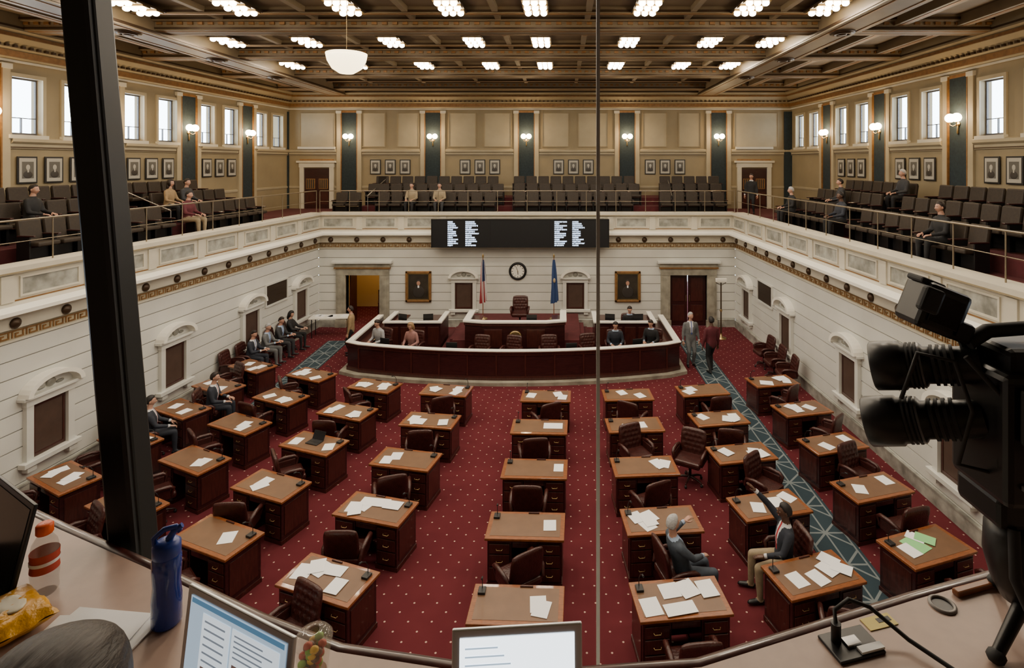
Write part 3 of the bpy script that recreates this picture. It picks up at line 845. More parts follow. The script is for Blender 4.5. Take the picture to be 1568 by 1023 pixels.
for n,z in ((1.2,4.40),(2.25,4.72),(3.3,5.04)):
    for a,b in ((510,560),(575,775),(785,985),(1010,1115)):
        s=(22.4+n)/850
        row(FB,max(1.1 if z>4.5 else -.4,(a-860)*s+9.8),(b-860)*s+9.8,n,z)
for k in (596,1010,322):
    mb=MB()
    if k!=322:
        x=xb(k); mb.tube([(x-9.8,24.0,5.2),(x-9.8+.1,25.0,5.55),(x-9.8+.2,26.2,5.95)],.02,chrome,8)
        for q in ((x-9.8,24.0,4.4,5.2),(x-9.8+.2,26.2,5.04,5.95)): mb.cyl((q[0],q[1],q[2]),(q[0],q[1],q[3]),.018,chrome,n=8)
    else:
        for u,n,z0,z1 in ((14.3,1.3,4.4,5.2),(14.3,3.2,5.04,5.95)):
            p=FL@V((u,n,0)); mb.cyl((p.x,p.y,z0),(p.x,p.y,z1),.018,chrome,n=8)
        a=FL@V((14.3,1.3,5.2)); b=FL@V((14.3,3.2,5.95)); mb.cyl(a,b,.02,chrome,n=8)
    mb.make('stair_handrail')

mb=MB(); mb.lathe([(.001,-.24),(.10,-.225),(.20,-.16),(.265,-.05),(.28,.02),(.27,.04)],bowlg,28)  # solid glowing bowl stands in for a lamp's reflection in the glass
mb.lathe([(.27,.03),(.285,.04),(.285,.06),(.26,.07),(.05,.10),(.001,.10)],bowlg,28); mb.cyl((0,0,.1),(0,0,2.1),.003,brass,n=6)  # rim and made-up hanging rod of the reflection stand-in
mb.make('lamp_reflection_bowl',T(-3.1,8.0,8.12))

# ------------------------------------------------------------------ people
def ik(a,t,l1,l2,pole):
    d=t-a; L=min(d.length,l1+l2-.004); L=max(L,abs(l1-l2)+.01); dn=d.normalized()
    c=(l1*l1+L*L-l2*l2)/(2*l1*L); h=l1*math.sqrt(max(0,1-c*c))
    p=pole-dn*pole.dot(dn); p=p.normalized() if p.length>1e-6 else dn.orthogonal().normalized()
    return a+dn*l1*c+p*h, a+dn*L
def head_pt(th,ph):
    x=math.sin(th)*math.sin(ph); y=math.sin(th)*math.cos(ph); z=math.cos(th)
    X,Y,Z=.074*x,.094*y,.116*z
    if Z<-.02:
        k=(-Z-.02)/.096; X*=1-.32*k; Y=Y*(1-.10*k) if Y>0 else Y*(1-.45*k)
    if Y>0:
        g=lambda cx,cz,sx,sz: math.exp(-((X-cx)/sx)**2-((Z-cz)/sz)**2)
        Y+= .026*g(0,-.028,.013,.016)+.012*g(0,-.008,.010,.022)
        Y-= .010*(g(.031,.004,.016,.012)+g(-.031,.004,.016,.012))
        Y+= .005*(g(.03,.024,.03,.009)+g(-.03,.024,.03,.009))
        Y+= .006*g(0,-.062,.026,.010)+.008*g(0,-.098,.024,.016)
        Y-= .003*g(0,-.063,.024,.0025)
    return V((X,Y,Z))
def add_head(mb,M,skin,hair,style,eyec):
    NA,NP=26,32
    pts=[[head_pt(pi*i/NA,2*pi*j/NP) for j in range(NP)] for i in range(NA+1)]
    vs=[p for r in pts for p in r]; fs=[]
    for i in range(NA):
        for j in range(NP): fs.append((i*NP+j,(i+1)*NP+j,(i+1)*NP+(j+1)%NP,i*NP+(j+1)%NP))
    mb.add(vs,fs,skin,True,M)
    def c(p):
        y=p.y
        top=.068
        if y>.05: hl=top
        elif y>-.0: hl=top+(.012-top)*(.05-y)/.05
        elif y>-.04: hl=.012+(-.055-.012)*(-y)/.04
        else: hl=-.06
        if style=='long': hl=hl if y>.04 else (hl-.12)
        return p.z-hl
    cv=[c(p) for p in vs]
    hv=[]
    for p,k in zip(vs,cv):
        e=min(1,max(0,k/.03)); e=e*e*(3-2*e)
        n=V((p.x/.0055,p.y/.0088,p.z/.0135)).normalized()
        hv.append(p+n*((.020 if style!='long' else .028)*e-.001+.002*math.sin(60*p.x+40*p.y)*e))
    hf=[f for f in fs if max(cv[a] for a in f)>0]
    mb.add(hv,hf,hair,True,M)
    if style=='long':
        mb.lathe([(.02,.08),(.09,.04),(.098,-.05),(.095,-.14),(.06,-.20),(.001,-.21)],hair,16,M@T(0,-.055,0)@Matrix.Diagonal((1,.6,1,1)))
    E=lambda c,r,m: mb.lathe([(max(1e-4,math.sin(pi*i/7)),-math.cos(pi*i/7)) for i in range(8)],m,10,M@T(*c)@Matrix.Diagonal((*r,1)))
    for s in (-1,1):
        mb.lathe([(max(1e-4,math.sin(pi*i/7)),-math.cos(pi*i/7)) for i in range(8)],skin,10,M@T(s*.076,-.008,-.005)@RZ(s*.3)@Matrix.Diagonal((.008,.018,.030,1)))
        E((s*.030,.074,.004),(.012,.009,.0065),eyew); E((s*.030,.0815,.004),(.0052,.003,.0055),eyec); E((s*.031,.085,.022),(.016,.004,.0028),hair)
    E((0,.088,-.062),(.021,.006,.0055),lipm)
def add_hand(mb,wrist,dirn,nrm,side,skin,curl=.5):
    y=dirn.normalized(); z=(nrm-y*nrm.dot(y)); z=z.normalized() if z.length>1e-4 else y.orthogonal().normalized(); x=y.cross(z)
    M=Matrix(((x.x,y.x,z.x,wrist.x),(x.y,y.y,z.y,wrist.y),(x.z,y.z,z.z,wrist.z),(0,0,0,1)))
    tv=-1 if side>0 else 1
    W=lambda p: M@V(p)
    mb.tube([W((0,-.015,0)),W((0,.02,0)),W((0,.06,0)),W((0,.092,0)),W((0,.10,0))],[.024,.036,.042,.040,.03],skin,12,ecc=.42,up=z)
    for k,(bx_,L) in enumerate(((.030,.070),(.010,.079),(-.010,.073),(-.029,.057))):
        p=V((tv*bx_,.088,0)); a=0; pts=[W(p-V((0,.012,0)))]; rr=[.0085]
        pts.append(W(p)); rr.append(.0092)
        for q,fr in enumerate((.42,.32,.26)):
            a+=curl*(.5+.35*q)*(1+.06*k); p=p+V((tv*bx_*.10*(1 if q==0 else 0),math.cos(a),-math.sin(a)))*L*fr; pts.append(W(p)); rr.append(.0086-.001*q)
        mb.tube(pts,rr,skin,8)
    p=V((tv*.026,.018,-.004)); mb.tube([W(p),W(p+V((tv*.026,.024,-.010))),W(p+V((tv*.038,.050,-.016))),W(p+V((tv*.040,.074,-.022)))],[.014,.012,.010,.008],skin,8)

def person(name,base,yaw,pose='sit',lean=0.,side=0.,coat=None,pants=None,shirt=None,tie=None,skin=skin1,hair=None,style='short',
           hands=None,feet=None,hyaw=0.,hpitch=0.,vox=.024,scale=1.,shoe=blackp,fem=False,sleeve=None,curl=.5,poles=None,turn=0.,noshirt=False):
    Z0=.545 if pose=='sit' else .93
    pel=V((0,0,Z0)); R=Matrix.Rotation(turn,3,'Z')@Matrix.Rotation(side,3,'Y')@Matrix.Rotation(-lean,3,'X')
    S=lambda t,x=0,y=0: pel+R@V((x,y,t))
    sw=.185 if not fem else .16; k=1. if not fem else .9
    body=MB(); segs=[]
    rings=[(-.13,.12,.09,0),(-.08,.165,.115,0),(.0,.172,.125,0),(.1,.158,.12,.0),(.2,.160,.122,.005),(.30,.178,.128,.005),(.40,.186,.115,-.005),(.455,.175,.095,-.01),(.49,.125,.078,-.01),(.52,.070,.064,-.008),(.56,.056,.058,.0),(.64,.052,.056,.012)]
    vs=[];fs=[];n=16
    for t,rx,ry,yo in rings:
        tt = t
        if t<0 and pose=='stand' : tt=t*1.3
        for q in range(n):
            a=2*pi*q/n; ca,sa=math.cos(a),math.sin(a)
            vs.append(S(tt,rx*k*math.copysign(abs(ca)**.85,ca),yo+ry*math.copysign(abs(sa)**.85,sa)))
    for i in range(len(rings)-1):
        for q in range(n): fs.append((i*n+q,i*n+(q+1)%n,(i+1)*n+(q+1)%n,(i+1)*n+q))
    fs+=[tuple(reversed(range(n))),tuple(range((len(rings)-1)*n,len(rings)*n))]
    body.add(vs,fs,blackp)
    def cap(a,b,ra,rb,lab,ecc=1):
        d=(b-a); L=d.length; dn=d.normalized()
        pts=[a-dn*ra*.8,a-dn*ra*.4,a,a+d*.33,a+d*.66,b,b+dn*rb*.4,b+dn*rb*.8]
        body.tube(pts,[ra*.5,ra*.88,ra,ra*.7+rb*.3+.004,ra*.35+rb*.65+.002,rb,rb*.88,rb*.5],blackp,12)
        segs.append((a,b,max(ra,rb),lab))
    hd=hands or ([(-.15,.34,.66),(.15,.34,.66)] if pose=='sit' else [(-.27,.06,.80),(.27,.06,.80)])
    ft=feet or ([(-.13,.44,.07),(.13,.44,.07)] if pose=='sit' else [(-.10,-.02,.07),(.10,.04,.07)])
    HH=[]
    for i,s in enumerate((-1,1)):
        sh=S(.435,s*sw,-.005)
        pole=V(poles[i]) if poles else V((s*.6,-1,-.5))
        el,wr=ik(sh,V(hd[i]),.285,.255,pole)
        cap(S(.42,s*sw*.6),sh,.06,.062*k,'arm'); cap(sh,el,.060*k,.050*k,'arm'); cap(el,wr,.050*k,.034*k,'arm')
        HH.append((el,wr,s))
        hp=S(-.03,s*.09)
        an=V(ft[i])+V((0,0,.02)); kn,an=ik(hp,an,.44,.42,V((s*.15,1,.35)) if pose=='sit' else V((0,1,0)))
        cap(hp,kn,.090*k,.066*k,'leg'); cap(kn,an,.064*k,.045*k,'leg')
        toe=an+V((s*.03,.17,-.045)); 
        body.tube([an+V((0,-.07,-.055)),an+V((0,-.04,-.045)),an+V((s*.01,.05,-.042)),toe,toe+V((0,.03,-.008))],[.028,.042,.045,.036,.018],blackp,12,ecc=.8)
        segs.append((an+V((0,-.05,-.05)),toe,.045,'foot'))
    tmp=put(body.mesh('tmp'),'tmp')
    rm=tmp.modifiers.new('r','REMESH'); rm.mode='VOXEL'; rm.voxel_size=vox
    smo=tmp.modifiers.new('s','SMOOTH'); smo.factor=.5; smo.iterations=3 if vox>.02 else 5
    dg=bpy.context.evaluated_depsgraph_get(); ev=tmp.evaluated_get(dg); me=ev.to_mesh()
    rv=[v.co.copy() for v in me.vertices]; rf=[(tuple(p.vertices),p.center.copy(),p.normal.copy()) for p in me.polygons]
    ev.to_mesh_clear(); tm=tmp.data; bpy.data.objects.remove(tmp); bpy.data.meshes.remove(tm)
    Ri=R.transposed(); groups={}
    for vi,c,nr in rf:
        q=Ri@(c-pel); best='torso'
        tq=min(max(q.z,-.1),.6); rr=.13 if tq<.46 else .06
        bd=math.hypot(q.x*.78,q.y)-rr+max(0,-q.z-.05)*1.0 if q.z>-.16 else .4
        for a,b,r,lab in segs:
            d=b-a; t=max(0,min(1,(c-a).dot(d)/d.length_squared)); dd=(c-a-d*t).length-r
            if dd<bd: bd=dd; best=lab
        if best=='torso' and q.z<-.05: best='leg' if pose=='sit' else best
        m=coat
        if best=='leg': m=pants
        elif best=='foot': m=shoe
        elif best=='arm': m=sleeve or coat
        else:
            if q.z>.535: m=skin
            elif q.z>.50: m=shirt
            nl=Ri@nr
            if not noshirt and nl.y>.2 and .12<q.z<=.535:
                wv=.012+(q.z-.12)*.16
                if abs(q.x)<.020 and tie: m=tie
                elif abs(q.x)<wv: m=shirt
        groups.setdefault(m.name,[m,[]])[1].append(vi)
    mb=MB()
    mb.v=[v.copy() for v in rv]
    for nme_,(m,fl) in groups.items():
        i=mb.mi(m)
        for f in fl: mb.f.append(list(f)); mb.m.append(i); mb.s.append(True)
    for el,wr,s in HH:
        d=(wr-el).normalized(); up=V((0,0,1)) if abs(d.z)<.8 else V((s*.9,.4,0))
        mb.tube([wr-d*.03,wr+d*.012],[.037*k,.033*k],shirt,12)
        mb.tube([wr-d*.02,wr+d*.03],[.028*k,.025*k],skin,10)
        add_hand(mb,wr+d*.02,d,up,s,skin,curl)
    HM=Matrix.Translation(S(.60)+ (R@V((0,.018,0))) +V((0,0,.095)))@Matrix.Rotation(turn+hyaw,4,'Z')@Matrix.Rotation(side*.5,4,'Y')@Matrix.Rotation(-hpitch,4,'X')
    add_head(mb,HM,skin,hair,style,blackp)
    mb.v=[v*scale for v in mb.v]
    return mb.make(name,T(*base)@RZ(math.radians(yaw)))   # yaw 0 faces +Y

C=lambda n,c,r=.8: mat(n,c,r,noise=.15,scale=20)
navy=C('suit_navy',(.018,.022,.035)); char=C('suit_charcoal',(.030,.031,.036)); blu=C('suit_blue_grey',(.055,.070,.095)); grey=C('suit_grey',(.12,.125,.13))
blk=C('suit_black',(.010,.010,.012)); khaki=C('khaki_cloth',(.28,.22,.14)); wsh=C('shirt_white',(.62,.62,.64)); bsh=C('shirt_light_blue',(.35,.45,.62)); mar=C('shirt_maroon',(.09,.012,.020))
redt=C('tie_red',(.40,.02,.03)); blut=C('tie_blue',(.04,.08,.3)); tanc=C('coat_tan',(.28,.19,.10)); pinkc=C('blouse_rose',(.30,.15,.14)); lightc=C('blouse_pale',(.34,.34,.36))
hb=mat('hair_brown',(.016,.007,.004),.55,noise=.6,scale=60,stretch=(1,.15,1),bump=.4); hk=mat('hair_black',(.010,.008,.008),.6); hg=mat('hair_grey',(.40,.40,.41),.7,noise=.3,scale=40); hy=mat('hair_blond',(.28,.17,.08),.6)

chair(1.72,8.30,-75)
person('seated_senator_man',(1.80,8.28,.03),-75,'sit',lean=-.28,coat=blu,pants=blu,shirt=bsh,tie=blut,hair=hg,vox=.014,hyaw=.2,
       hands=[(-.42,.24,.92),(.06,.30,.70)],feet=[(-.10,.50,.03),(.16,.42,.05)],poles=[(-.8,-.2,-1),(1,-.6,-.4)])
chair(3.44,8.50,95)
person('seated_senator_man',(3.40,8.50,.03),88,'sit',lean=-.05,coat=navy,pants=khaki,shirt=wsh,tie=redt,skin=skin2,hair=hk,vox=.014,hyaw=-.1,
       hands=[(-.18,.34,.67),(.32,.36,1.40)],feet=[(-.20,.42,.04),(.12,.46,.04)],curl=.2)
person('standing_man',(4.20,18.1,0),-175,'stand',coat=grey,pants=grey,shirt=wsh,tie=blut,hair=hg,hyaw=.3)
person('standing_man',(4.72,17.5,0.012),15,'stand',coat=mar,pants=blk,shirt=mar,hair=hk,skin=skin2,noshirt=True,feet=[(-.1,-.12,.07),(.1,.16,.07)])
for y,c,h,st_,fm_,sh in ((19.6,blk,hk,'long',True,blk),(18.85,char,hb,'short',False,bsh),(18.1,grey,hg,'short',False,bsh),(17.35,navy,hb,'short',False,wsh)):
    person('seated_woman' if fm_ else 'seated_man',(XW(y)+.06,y,.03),-90,'sit',lean=.15 if y<19 else 0,coat=c,pants=c,shirt=sh,tie=None if fm_ else blut,hair=h,style=st_,fem=fm_,hyaw=-.3,
        hands=[(-.1,.42,.75),(.12,.40,.75)],hpitch=.25)
person('seated_senator_man',(-8.72,13.82,.03),-75,'sit',coat=navy,pants=navy,shirt=wsh,tie=redt,hair=hb,lean=.1); chair(-8.78,13.82,-75)
person('seated_senator_man',(-9.2,12.45,.03),-60,'sit',coat=navy,pants=navy,shirt=wsh,tie=redt,hair=hk,lean=-.05); chair(-9.25,12.42,-60)
for x,y,yw,c,h,s_ in ((-6.0,18.4,150,lightc,hb,'short'),(-4.85,18.1,165,pinkc,hy,'long'),(1.75,18.2,180,navy,hk,'short'),(3.0,18.4,150,blk,hb,'short'),(2.45,20.15,180,blk,hb,'short')):
    chair(x,y+.03,yw,.08); person('rostrum_clerk',(x,y,.11),yw,'sit',coat=c,pants=blk,shirt=c if c in (lightc,pinkc) else bsh,tie=None,hair=h,style=s_,fem=s_=='long',noshirt=True,lean=.22,hpitch=.35)
person('rostrum_clerk',(-7.25,19.1,0),100,'stand',coat=tanc,pants=blk,shirt=tanc,hair=hb,noshirt=True,scale=.97)
def gv(F,u,n,z,yw,c,p,h,s_='short',fm_=False,sk=skin1):
    P=F@V((u,n-.02,z+.02)); person('gallery_visitor',P,yw,'sit',coat=c,pants=p,shirt=c,hair=h,style=s_,fem=fm_,noshirt=True,vox=.028,skin=sk,lean=.08)
gv(FB,3.45,1.2,4.40,175,khaki,blk,hb); gv(FB,4.62,1.2,4.40,185,khaki,char,hk)
gv(FL,uL(17.9),2.15,4.72,-94,char,blk,hb); gv(FL,uL(17.2),2.15,4.72,-94,tanc,blk,hb,'long',True); gv(FL,uL(16.5),1.0,4.40,-90,mar,khaki,hk); gv(FL,uL(13.0),2.15,4.72,-80,blk,blk,hb)
gv(FR,22.4-19.3,1.0,4.40,90,blk,blk,hg); gv(FR,22.4-18.2,2.15,4.72,80,char,blk,hb); gv(FR,22.4-16.0,1.0,4.40,90,navy,blk,hk,'short',False,skin2); gv(FR,22.4-11.9,1.0,4.40,90,blk,blk,hb)
gv(FR,22.4-16.6,3.2,5.04,90,char,blk,hg)
P=FB@V((18.0,1.6,4.40)); person('gallery_visitor',P,150,'stand',coat=blk,pants=blk,shirt=wsh,hair=hb,noshirt=True,vox=.028)

# ------------------------------------------------------------------ press counter & foreground
CZ=5.70
cm_=mat('counter_laminate',(.40,.28,.23),.4,noise=.06,scale=30)
edge=[(-2.6,1.92),(-2.0,1.70),(-1.518,1.50),(-1.226,1.371),(-.922,1.244),(-.596,1.10),(-.412,1.031),(-.187,.994),(0,.98),(.247,1.0),(.466,1.07),(.731,1.155),(1.024,1.24),(1.6,1.42),(2.4,1.65)]
mb=MB()
mb.plan([(-2.6,.42)]+[(2.4,.42)]+list(reversed(edge)),CZ-.035,CZ,cm_)
mb.make('press_counter')
mb=MB(); mb.tube([(x,y,CZ-.016) for x,y in edge],.019,wood_m,10); mb.make('trim_counter_edge')
mb=MB(); mb.ribbon([(x,y-.06) for x,y in edge],-.05,0,3.6,CZ-.04,cream_b); mb.make('wall_press_gallery_front')
mb=MB(); mb.bx(-11.1,7.3,-4.7,.90,4.7,4.95,carpetp); mb.make('press_gallery_floor')
mb=MB(); mb.box((0,0,0),(.082,.06,3.6),blackm,.006); mb.box((.03,-.034,0),(.012,.01,3.6),blackr)
o=mb.make('window_post',T(-1.140,1.36,6.72)@RY(math.radians(-5.0)))
mb=MB(); mb.bx(-.0045,.0045,-.006,.006,4.6,9.9,mat('silicone_joint',(.36,.35,.34),.5)); mb.make('glass_joint_strip',T(.097,1.48,0))
def scr_news(mb,M,w,hs):
    d=-.0052
    def q(x0,x1,z0,z1,m): mb.add([(x0,d,z0),(x1,d,z0),(x1,d,z1),(x0,d,z1)],[(0,1,2,3)],m,M=M)
    a=w/2-.016; bl_=mat('scr_panel',(.1,.1,.1),.4,emit=(.78,.85,.90),es=1.0); dk_=mat('scr_photo',(.05,.04,.04),.4,emit=(.20,.12,.10),es=.6); tl=mat('scr_text',(.2,.2,.25),.4,emit=(.25,.30,.36),es=.6); bg=mat('scr_bar',(.05,.1,.2),.4,emit=(.08,.20,.32),es=.8)
    q(-a,a,hs-.022,hs-.014,bg)
    q(-a*.72,-a*.1,.02,hs-.03,bl_); q(-a*.06,a*.92,.02,hs-.03,bl_)
    d=-.0058
    for k in range(6): q(-a*.66,-a*.2,hs-.042-k*.012,hs-.039-k*.012,tl)
    for k in range(5): q(-a*.0,a*(.8 if k%2 else .6),hs-.040-k*.008,hs-.0375-k*.008,tl)
    q(0,a*.28,.038,.068,dk_); q(a*.32,a*.6,.038,.068,dk_); q(-a*.66,-a*.5,.026,.04,dk_)
laptop_mesh(.262,.18,.150,.12,alum,scr_b,blackp,scr_news).make('laptop_computer',T(-.541,.905,CZ)@RZ(math.radians(-25)))
def scr_list(mb,M,w,hs):
    tl=mat('scr_text2',(.3,.3,.4),.4,emit=(.45,.6,.75),es=1.2)
    for k in range(6):
        z=hs-.028-k*.012; mb.add([(-w*.4,-.0052,z),(-w*.15+.01*(k%3),-.0052,z),(-w*.15+.01*(k%3),-.0052,z+.0025),(-w*.4,-.0052,z+.0025)],[(0,1,2,3)],tl,M=M)
laptop_mesh(.202,.15,.165,.10,alum,scr_w,blackp,scr_list).make('laptop_computer',T(-.068,.853,CZ)@RZ(math.radians(4)))
laptop_mesh(.34,.24,.185,.22,blackp,scr_k,scr_k).make('laptop_computer',T(-1.255,1.20,CZ)@RZ(math.radians(-30)))
blp=mat('blue_bottle_plastic',(.01,.045,.34),.12,alpha=.88,coat=.5); blc=mat('blue_cap',(.02,.05,.30),.35)
mb=MB(); mb.lathe([(.001,0),(.026,0),(.030,.006),(.030,.06),(.027,.09),(.029,.12),(.029,.150),(.024,.158)],blp,28)
mb.lathe([(.001,.002),(.025,.004),(.026,.09),(.001,.092)],mat('water_blue',(.01,.03,.25),.1),20)
mb.lathe([(.026,.152),(.028,.155),(.028,.178),(.022,.184),(.010,.188),(.001,.188)],blc,28)
mb.tube([(-.020,0,.165),(-.024,0,.195),(-.005,0,.210),(.018,0,.212),(.026,0,.200)],[.006]*5,blc,8); mb.tube([(.004,0,.186),(.014,0,.202),(.03,0,.212)],[.008,.007,.006],blc,8)
mb.make('sports_water_bottle',T(-.772,1.085,CZ)@RZ(.4)@Matrix.Diagonal((.86,.86,.88,1)))
clear=mat('clear_plastic',(.55,.48,.44),.08,alpha=.28,coat=.5); orc=mat('orange_cap',(.90,.12,.008),.4); lab=mat('bottle_label',(.52,.06,.03),.5)
mb=MB(); mb.lathe([(.001,0),(.022,0),(.027,.008),(.026,.03),(.028,.05),(.026,.07),(.028,.10),(.024,.122),(.014,.140),(.013,.147)],clear,26)
mb.lathe([(.0284,.058),(.0270,.072),(.0284,.102)],lab,26); mb.lathe([(.0287,.076),(.0287,.084)],paper,26)
mb.lathe([(.015,.143),(.017,.146),(.017,.164),(.014,.168),(.001,.168)],orc,20)
mb.make('soda_bottle',T(-1.085,1.165,CZ)@Matrix.Diagonal((.88,.88,.86,1)))
bagm=mat('snack_bag_foil',(.75,.36,.01),.3,noise=.3,scale=18,bump=.6); bagw=mat('snack_bag_label',(.8,.75,.6),.4)
mb=MB(); vs=[];fs=[]; n=14
for side in (1,-1):
    for j in range(n+1):
        for i in range(n+1):
            u=-1+2*i/n; v=-1+2*j/n; h=.022*max(0,1-u**4)**.6*max(0,1-v**4)**.6
            vs.append((.07*u*(1+.02*math.sin(9*v)),.05*v*(1+.03*math.sin(7*u)),.024+side*h+.003*math.sin(11*u+5*v)*(side>0)))
for sd in (0,1):
    o=sd*(n+1)**2
    for j in range(n):
        for i in range(n): fs.append((o+j*(n+1)+i,o+j*(n+1)+i+1,o+(j+1)*(n+1)+i+1,o+(j+1)*(n+1)+i))
mb.add(vs,fs,bagm,True); mb.ell((.0,0,.045),(.035,.022,.004),bagw,14,6)
mb.make('snack_bag',T(-1.068,1.075,CZ)@RZ(-.5))
mb=MB(); mb.box((0,0,.002),(.19,.115,.003),paper); mb.box((-.015,-.012,.005),(.18,.11,.002),paper,M=RZ(.12)); mb.make('paper_sheets',T(-.885,1.055,CZ)@RZ(-.10))
mb=MB(); mb.lathe([(.001,0),(.024,0),(.026,.004),(.034,.085),(.036,.088),(.036,.092)],mat('cup_plastic',(.8,.8,.78),.08,alpha=.22),26); mb.lathe([(.036,.09),(.037,.094),(.030,.104),(.016,.110),(.012,.110)],clear,26)
cols=[mat('fruit_green',(.25,.50,.05),.4),mat('fruit_yellow',(.80,.50,.06),.4),mat('coffee_brown',(.16,.07,.03),.4),mat('fruit_red',(.55,.08,.04),.4)]
mb.lathe([(.001,.004),(.023,.004),(.025,.02),(.001,.021)],cols[2],20)
for k in range(34): a=k*2.4; r=.006+.014*((k*7)%5)/4; mb.ell((r*math.cos(a),r*math.sin(a),.025+.0017*k),(.009,.008,.008),cols[(k*3)%4],8,6)
mb.make('plastic_cup',T(-.432,.965,CZ)@Matrix.Diagonal((.88,.88,.80,1)))
mb=MB(); mb.tube([(-.66+.02*math.sin(k*.7)*(1 if k<8 else .5)-.004*k,1.0-.008*k,CZ+.006) for k in range(14)],.003,white,8); mb.make('white_cable')
mb=MB(); mb.box((0,0,.003),(.098,.062,.006),blackp,.002); mb.box((0,.0,.008),(.03,.02,.006),chrome,.001); mb.box((.025,-.02,.008),(.05,.014,.004),paper)
mb.cyl((-.025,.01,.006),(-.025,.01,.04),.009,blackp,n=12); mb.tube([(-.025,.01,.035),(-.02,.02,.055),(.02,.03,.060),(.06,.02,.045),(.10,-.03,.015),(.15,-.14,.006),(.17,-.3,.006)],.004,blackr,8)
mb.make('floor_box_outlet',T(.540,1.035,CZ)@RZ(.25))
mb=MB(); mb.box((0,0,.001),(.065,.028,.0015),mat('sticky_note',(.70,.58,.20),.7)); mb.box((.012,.002,.002),(.03,.01,.0005),ink); mb.make('sticky_note',T(.622,1.088,CZ)@RZ(.25))
mb=MB(); mb.lathe([(.022,.0),(.022,.004),(.026,.005),(.030,.003),(.030,0)],mat('grommet_grey',(.22,.20,.19),.4),24); mb.lathe([(.001,.001),(.022,.001)],blackp,24); mb.make('cable_grommet',T(.775,1.13,CZ)@Matrix.Diagonal((.85,.85,1,1)))
mb=MB(); mb.box((0,0,.006),(.15,.016,.012),wood_o,.003); mb.make('wood_block',T(.89,1.175,CZ)@RZ(.28))

# video camera (image pixel coordinates: 1 pixel = 1.294 mm) ---------------------
Yc=1.10; U=.0012941
px_x=lambda a:(a-1500)*U+.8282
px_z=lambda b:6.6-(b-250)*U
def barrel(p0,p1,r):
    p0,p1=V(p0),V(p1); d=p1-p0
    cam.tube([p0,p0+d*.02,p0+d*.30,p0+d*.32,p0+d*.5,p0+d*.52,p0+d*.8,p1],[r*1.02,r*1.12,r*1.10,r,r*.95,r*.82,r*.80,r*.80],blackp,30)
    cam.tube([p0-d*.002,p0+d*.02],[r*.95,r*.8],scr_k,30)
    for f in (.36,.40,.44): cam.tube([p0+d*f,p0+d*(f+.02)],[r*1.03]*2,blackr,30)
    for f in (.58,.64,.70,.76): cam.tube([p0+d*f,p0+d*(f+.03)],[r*.90]*2,blackr,30)
    cam.tube([p0+d*.47,p0+d*.49],[r*1.0]*2,mat('lens_ring_grey',(.08,.08,.09),.35),30)
cam=MB()
barrel((.660,1.18,6.170),(.815,1.08,6.208),.044)
barrel((.647,1.18,6.052),(.815,1.07,6.108),.044)
cam.box((px_x(1530),Yc-.03,px_z(640)),(.135,.15,.24),blackp,.012)
cam.box((px_x(1530),Yc-.115,px_z(600)),(.10,.015,.10),blackr,.006)
cam.box((px_x(1555),Yc-.02,px_z(540)),(.15,.12,.06),blackm,.012)
cam.box((px_x(1427),Yc,px_z(470)),(.088,.08,.090),blackp,.010,M=RY(.38)); cam.box((px_x(1399),Yc-.05,px_z(450)),(.038,.02,.048),blackr,.006,M=RY(.38)); cam.box((px_x(1452),Yc-.01,px_z(500)),(.05,.06,.04),blackm,.008,M=RY(.38))
cam.box((px_x(1427),Yc-.042,px_z(470)),(.060,.004,.055),scr_k,.001,M=RY(.38)); cam.box((px_x(1418),Yc,px_z(431)),(.05,.05,.012),blackr,.004,M=RY(.38))
cam.tube([(px_x(1470),Yc,px_z(500)),(px_x(1480),Yc,px_z(525)),(px_x(1500),Yc,px_z(545))],.014,blackm,10)
cam.tube([(px_x(1470),Yc-.02,px_z(520)),(px_x(1500),Yc-.02,px_z(502)),(px_x(1580),Yc-.02,px_z(496)),(px_x(1620),Yc-.02,px_z(520))],.014,blackr,10)
cam.tube([(px_x(1380),Yc-.0,px_z(610)),(px_x(1395),Yc-.02,px_z(535)),(px_x(1435),Yc-.05,px_z(540)),(px_x(1455),Yc-.06,px_z(610)),(px_x(1440),Yc-.05,px_z(690)),(px_x(1490),Yc-.06,px_z(700))],.004,blackr,8)
cam.tube([(px_x(1445),Yc-.06,px_z(530)),(px_x(1490),Yc-.09,px_z(590)),(px_x(1480),Yc-.08,px_z(680)),(px_x(1520),Yc-.08,px_z(740))],.005,blackr,8)
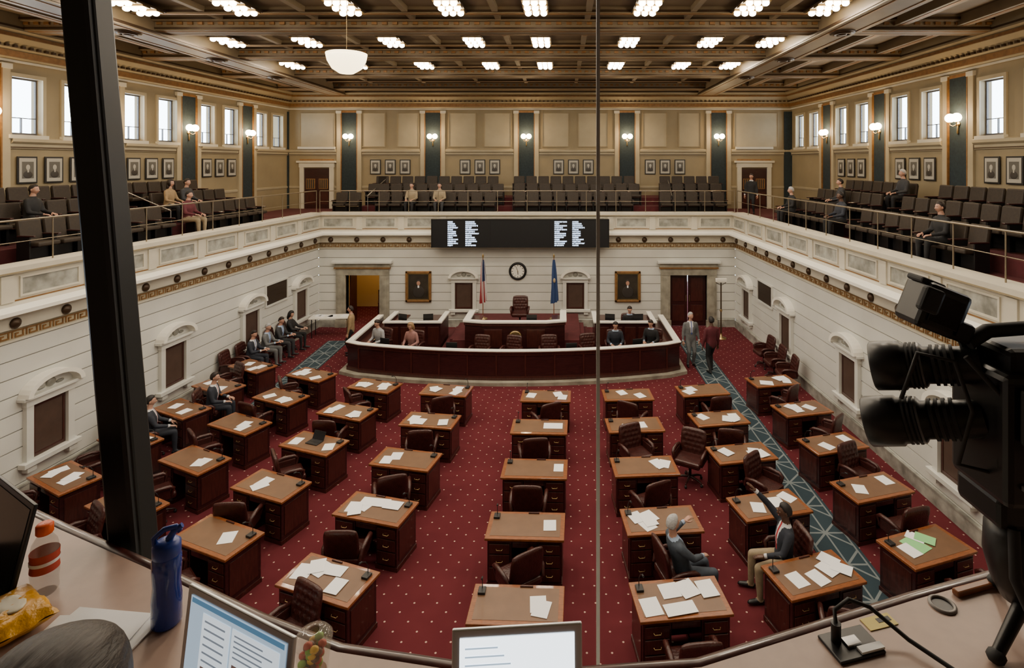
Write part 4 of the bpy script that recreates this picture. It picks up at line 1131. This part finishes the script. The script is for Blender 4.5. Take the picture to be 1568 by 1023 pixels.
for a,b in ((1500,590),(1515,600),(1500,650),(1540,655),(1525,625)): cam.cyl((px_x(a),Yc-.115,px_z(b)),(px_x(a),Yc-.128,px_z(b)),.006,chrome,n=12)
for k in range(4): cam.box((px_x(1500+k*12),Yc-.108,px_z(700)),(.009,.006,.009),mat('button_grey',(.25,.25,.26),.5),.001)
cam.box((px_x(1530),Yc-.02,px_z(752)),(.12,.12,.06),blackm,.012)
cam.lathe([(.001,-.10),(.035,-.10),(.050,-.07),(.062,-.02),(.060,.03),(.045,.05),(.001,.05)],blackp,24,T(px_x(1545),Yc-.03,px_z(820)))
cam.tube([(px_x(1502),Yc-.08,px_z(770)),(px_x(1492),Yc-.10,px_z(830)),(px_x(1512),Yc-.12,px_z(890)),(px_x(1560),Yc-.14,px_z(930)),(px_x(1640),Yc-.2,px_z(960))],.010,blackr,10)
ax,ay=px_x(1550),Yc-.04
for ex,ey in ((ax-.11,ay-.06),(ax+.16,ay-.10),(ax+.03,ay+.12)):
    cam.tube([(ax,ay,px_z(880)),(ex,ey,CZ+.012)],[.014,.010],blackm,10); cam.ell((ex,ey,CZ+.012),(.016,.016,.012),blackr,10,6)
cam.make('video_camera')

person('press_reporter',(-.645,.19,4.875),0,'sit',lean=.88,coat=char,pants=blk,shirt=wsh,hair=hb,style='short',noshirt=True,hpitch=.95,vox=.02,hands=[(-.22,.30,.70),(.22,.30,.70)],poles=[(-1,-.3,-.4),(1,-.3,-.4)])

# ------------------------------------------------------------------ world, camera
w=bpy.data.worlds.new('World'); sc.world=w; w.use_nodes=True
bg=w.node_tree.nodes['Background']; bg.inputs[0].default_value=(.76,.88,1,1); bg.inputs[1].default_value=14.0
cd=bpy.data.cameras.new('camera'); co=bpy.data.objects.new('camera',cd); sc.collection.objects.link(co)
co.location=(0,0,6.6); co.rotation_euler=(pi/2,0,0)
cd.sensor_width=36; cd.lens=19.515; cd.shift_x=-.0485; cd.shift_y=-.1668; cd.clip_start=.05; cd.clip_end=200
sc.camera=co
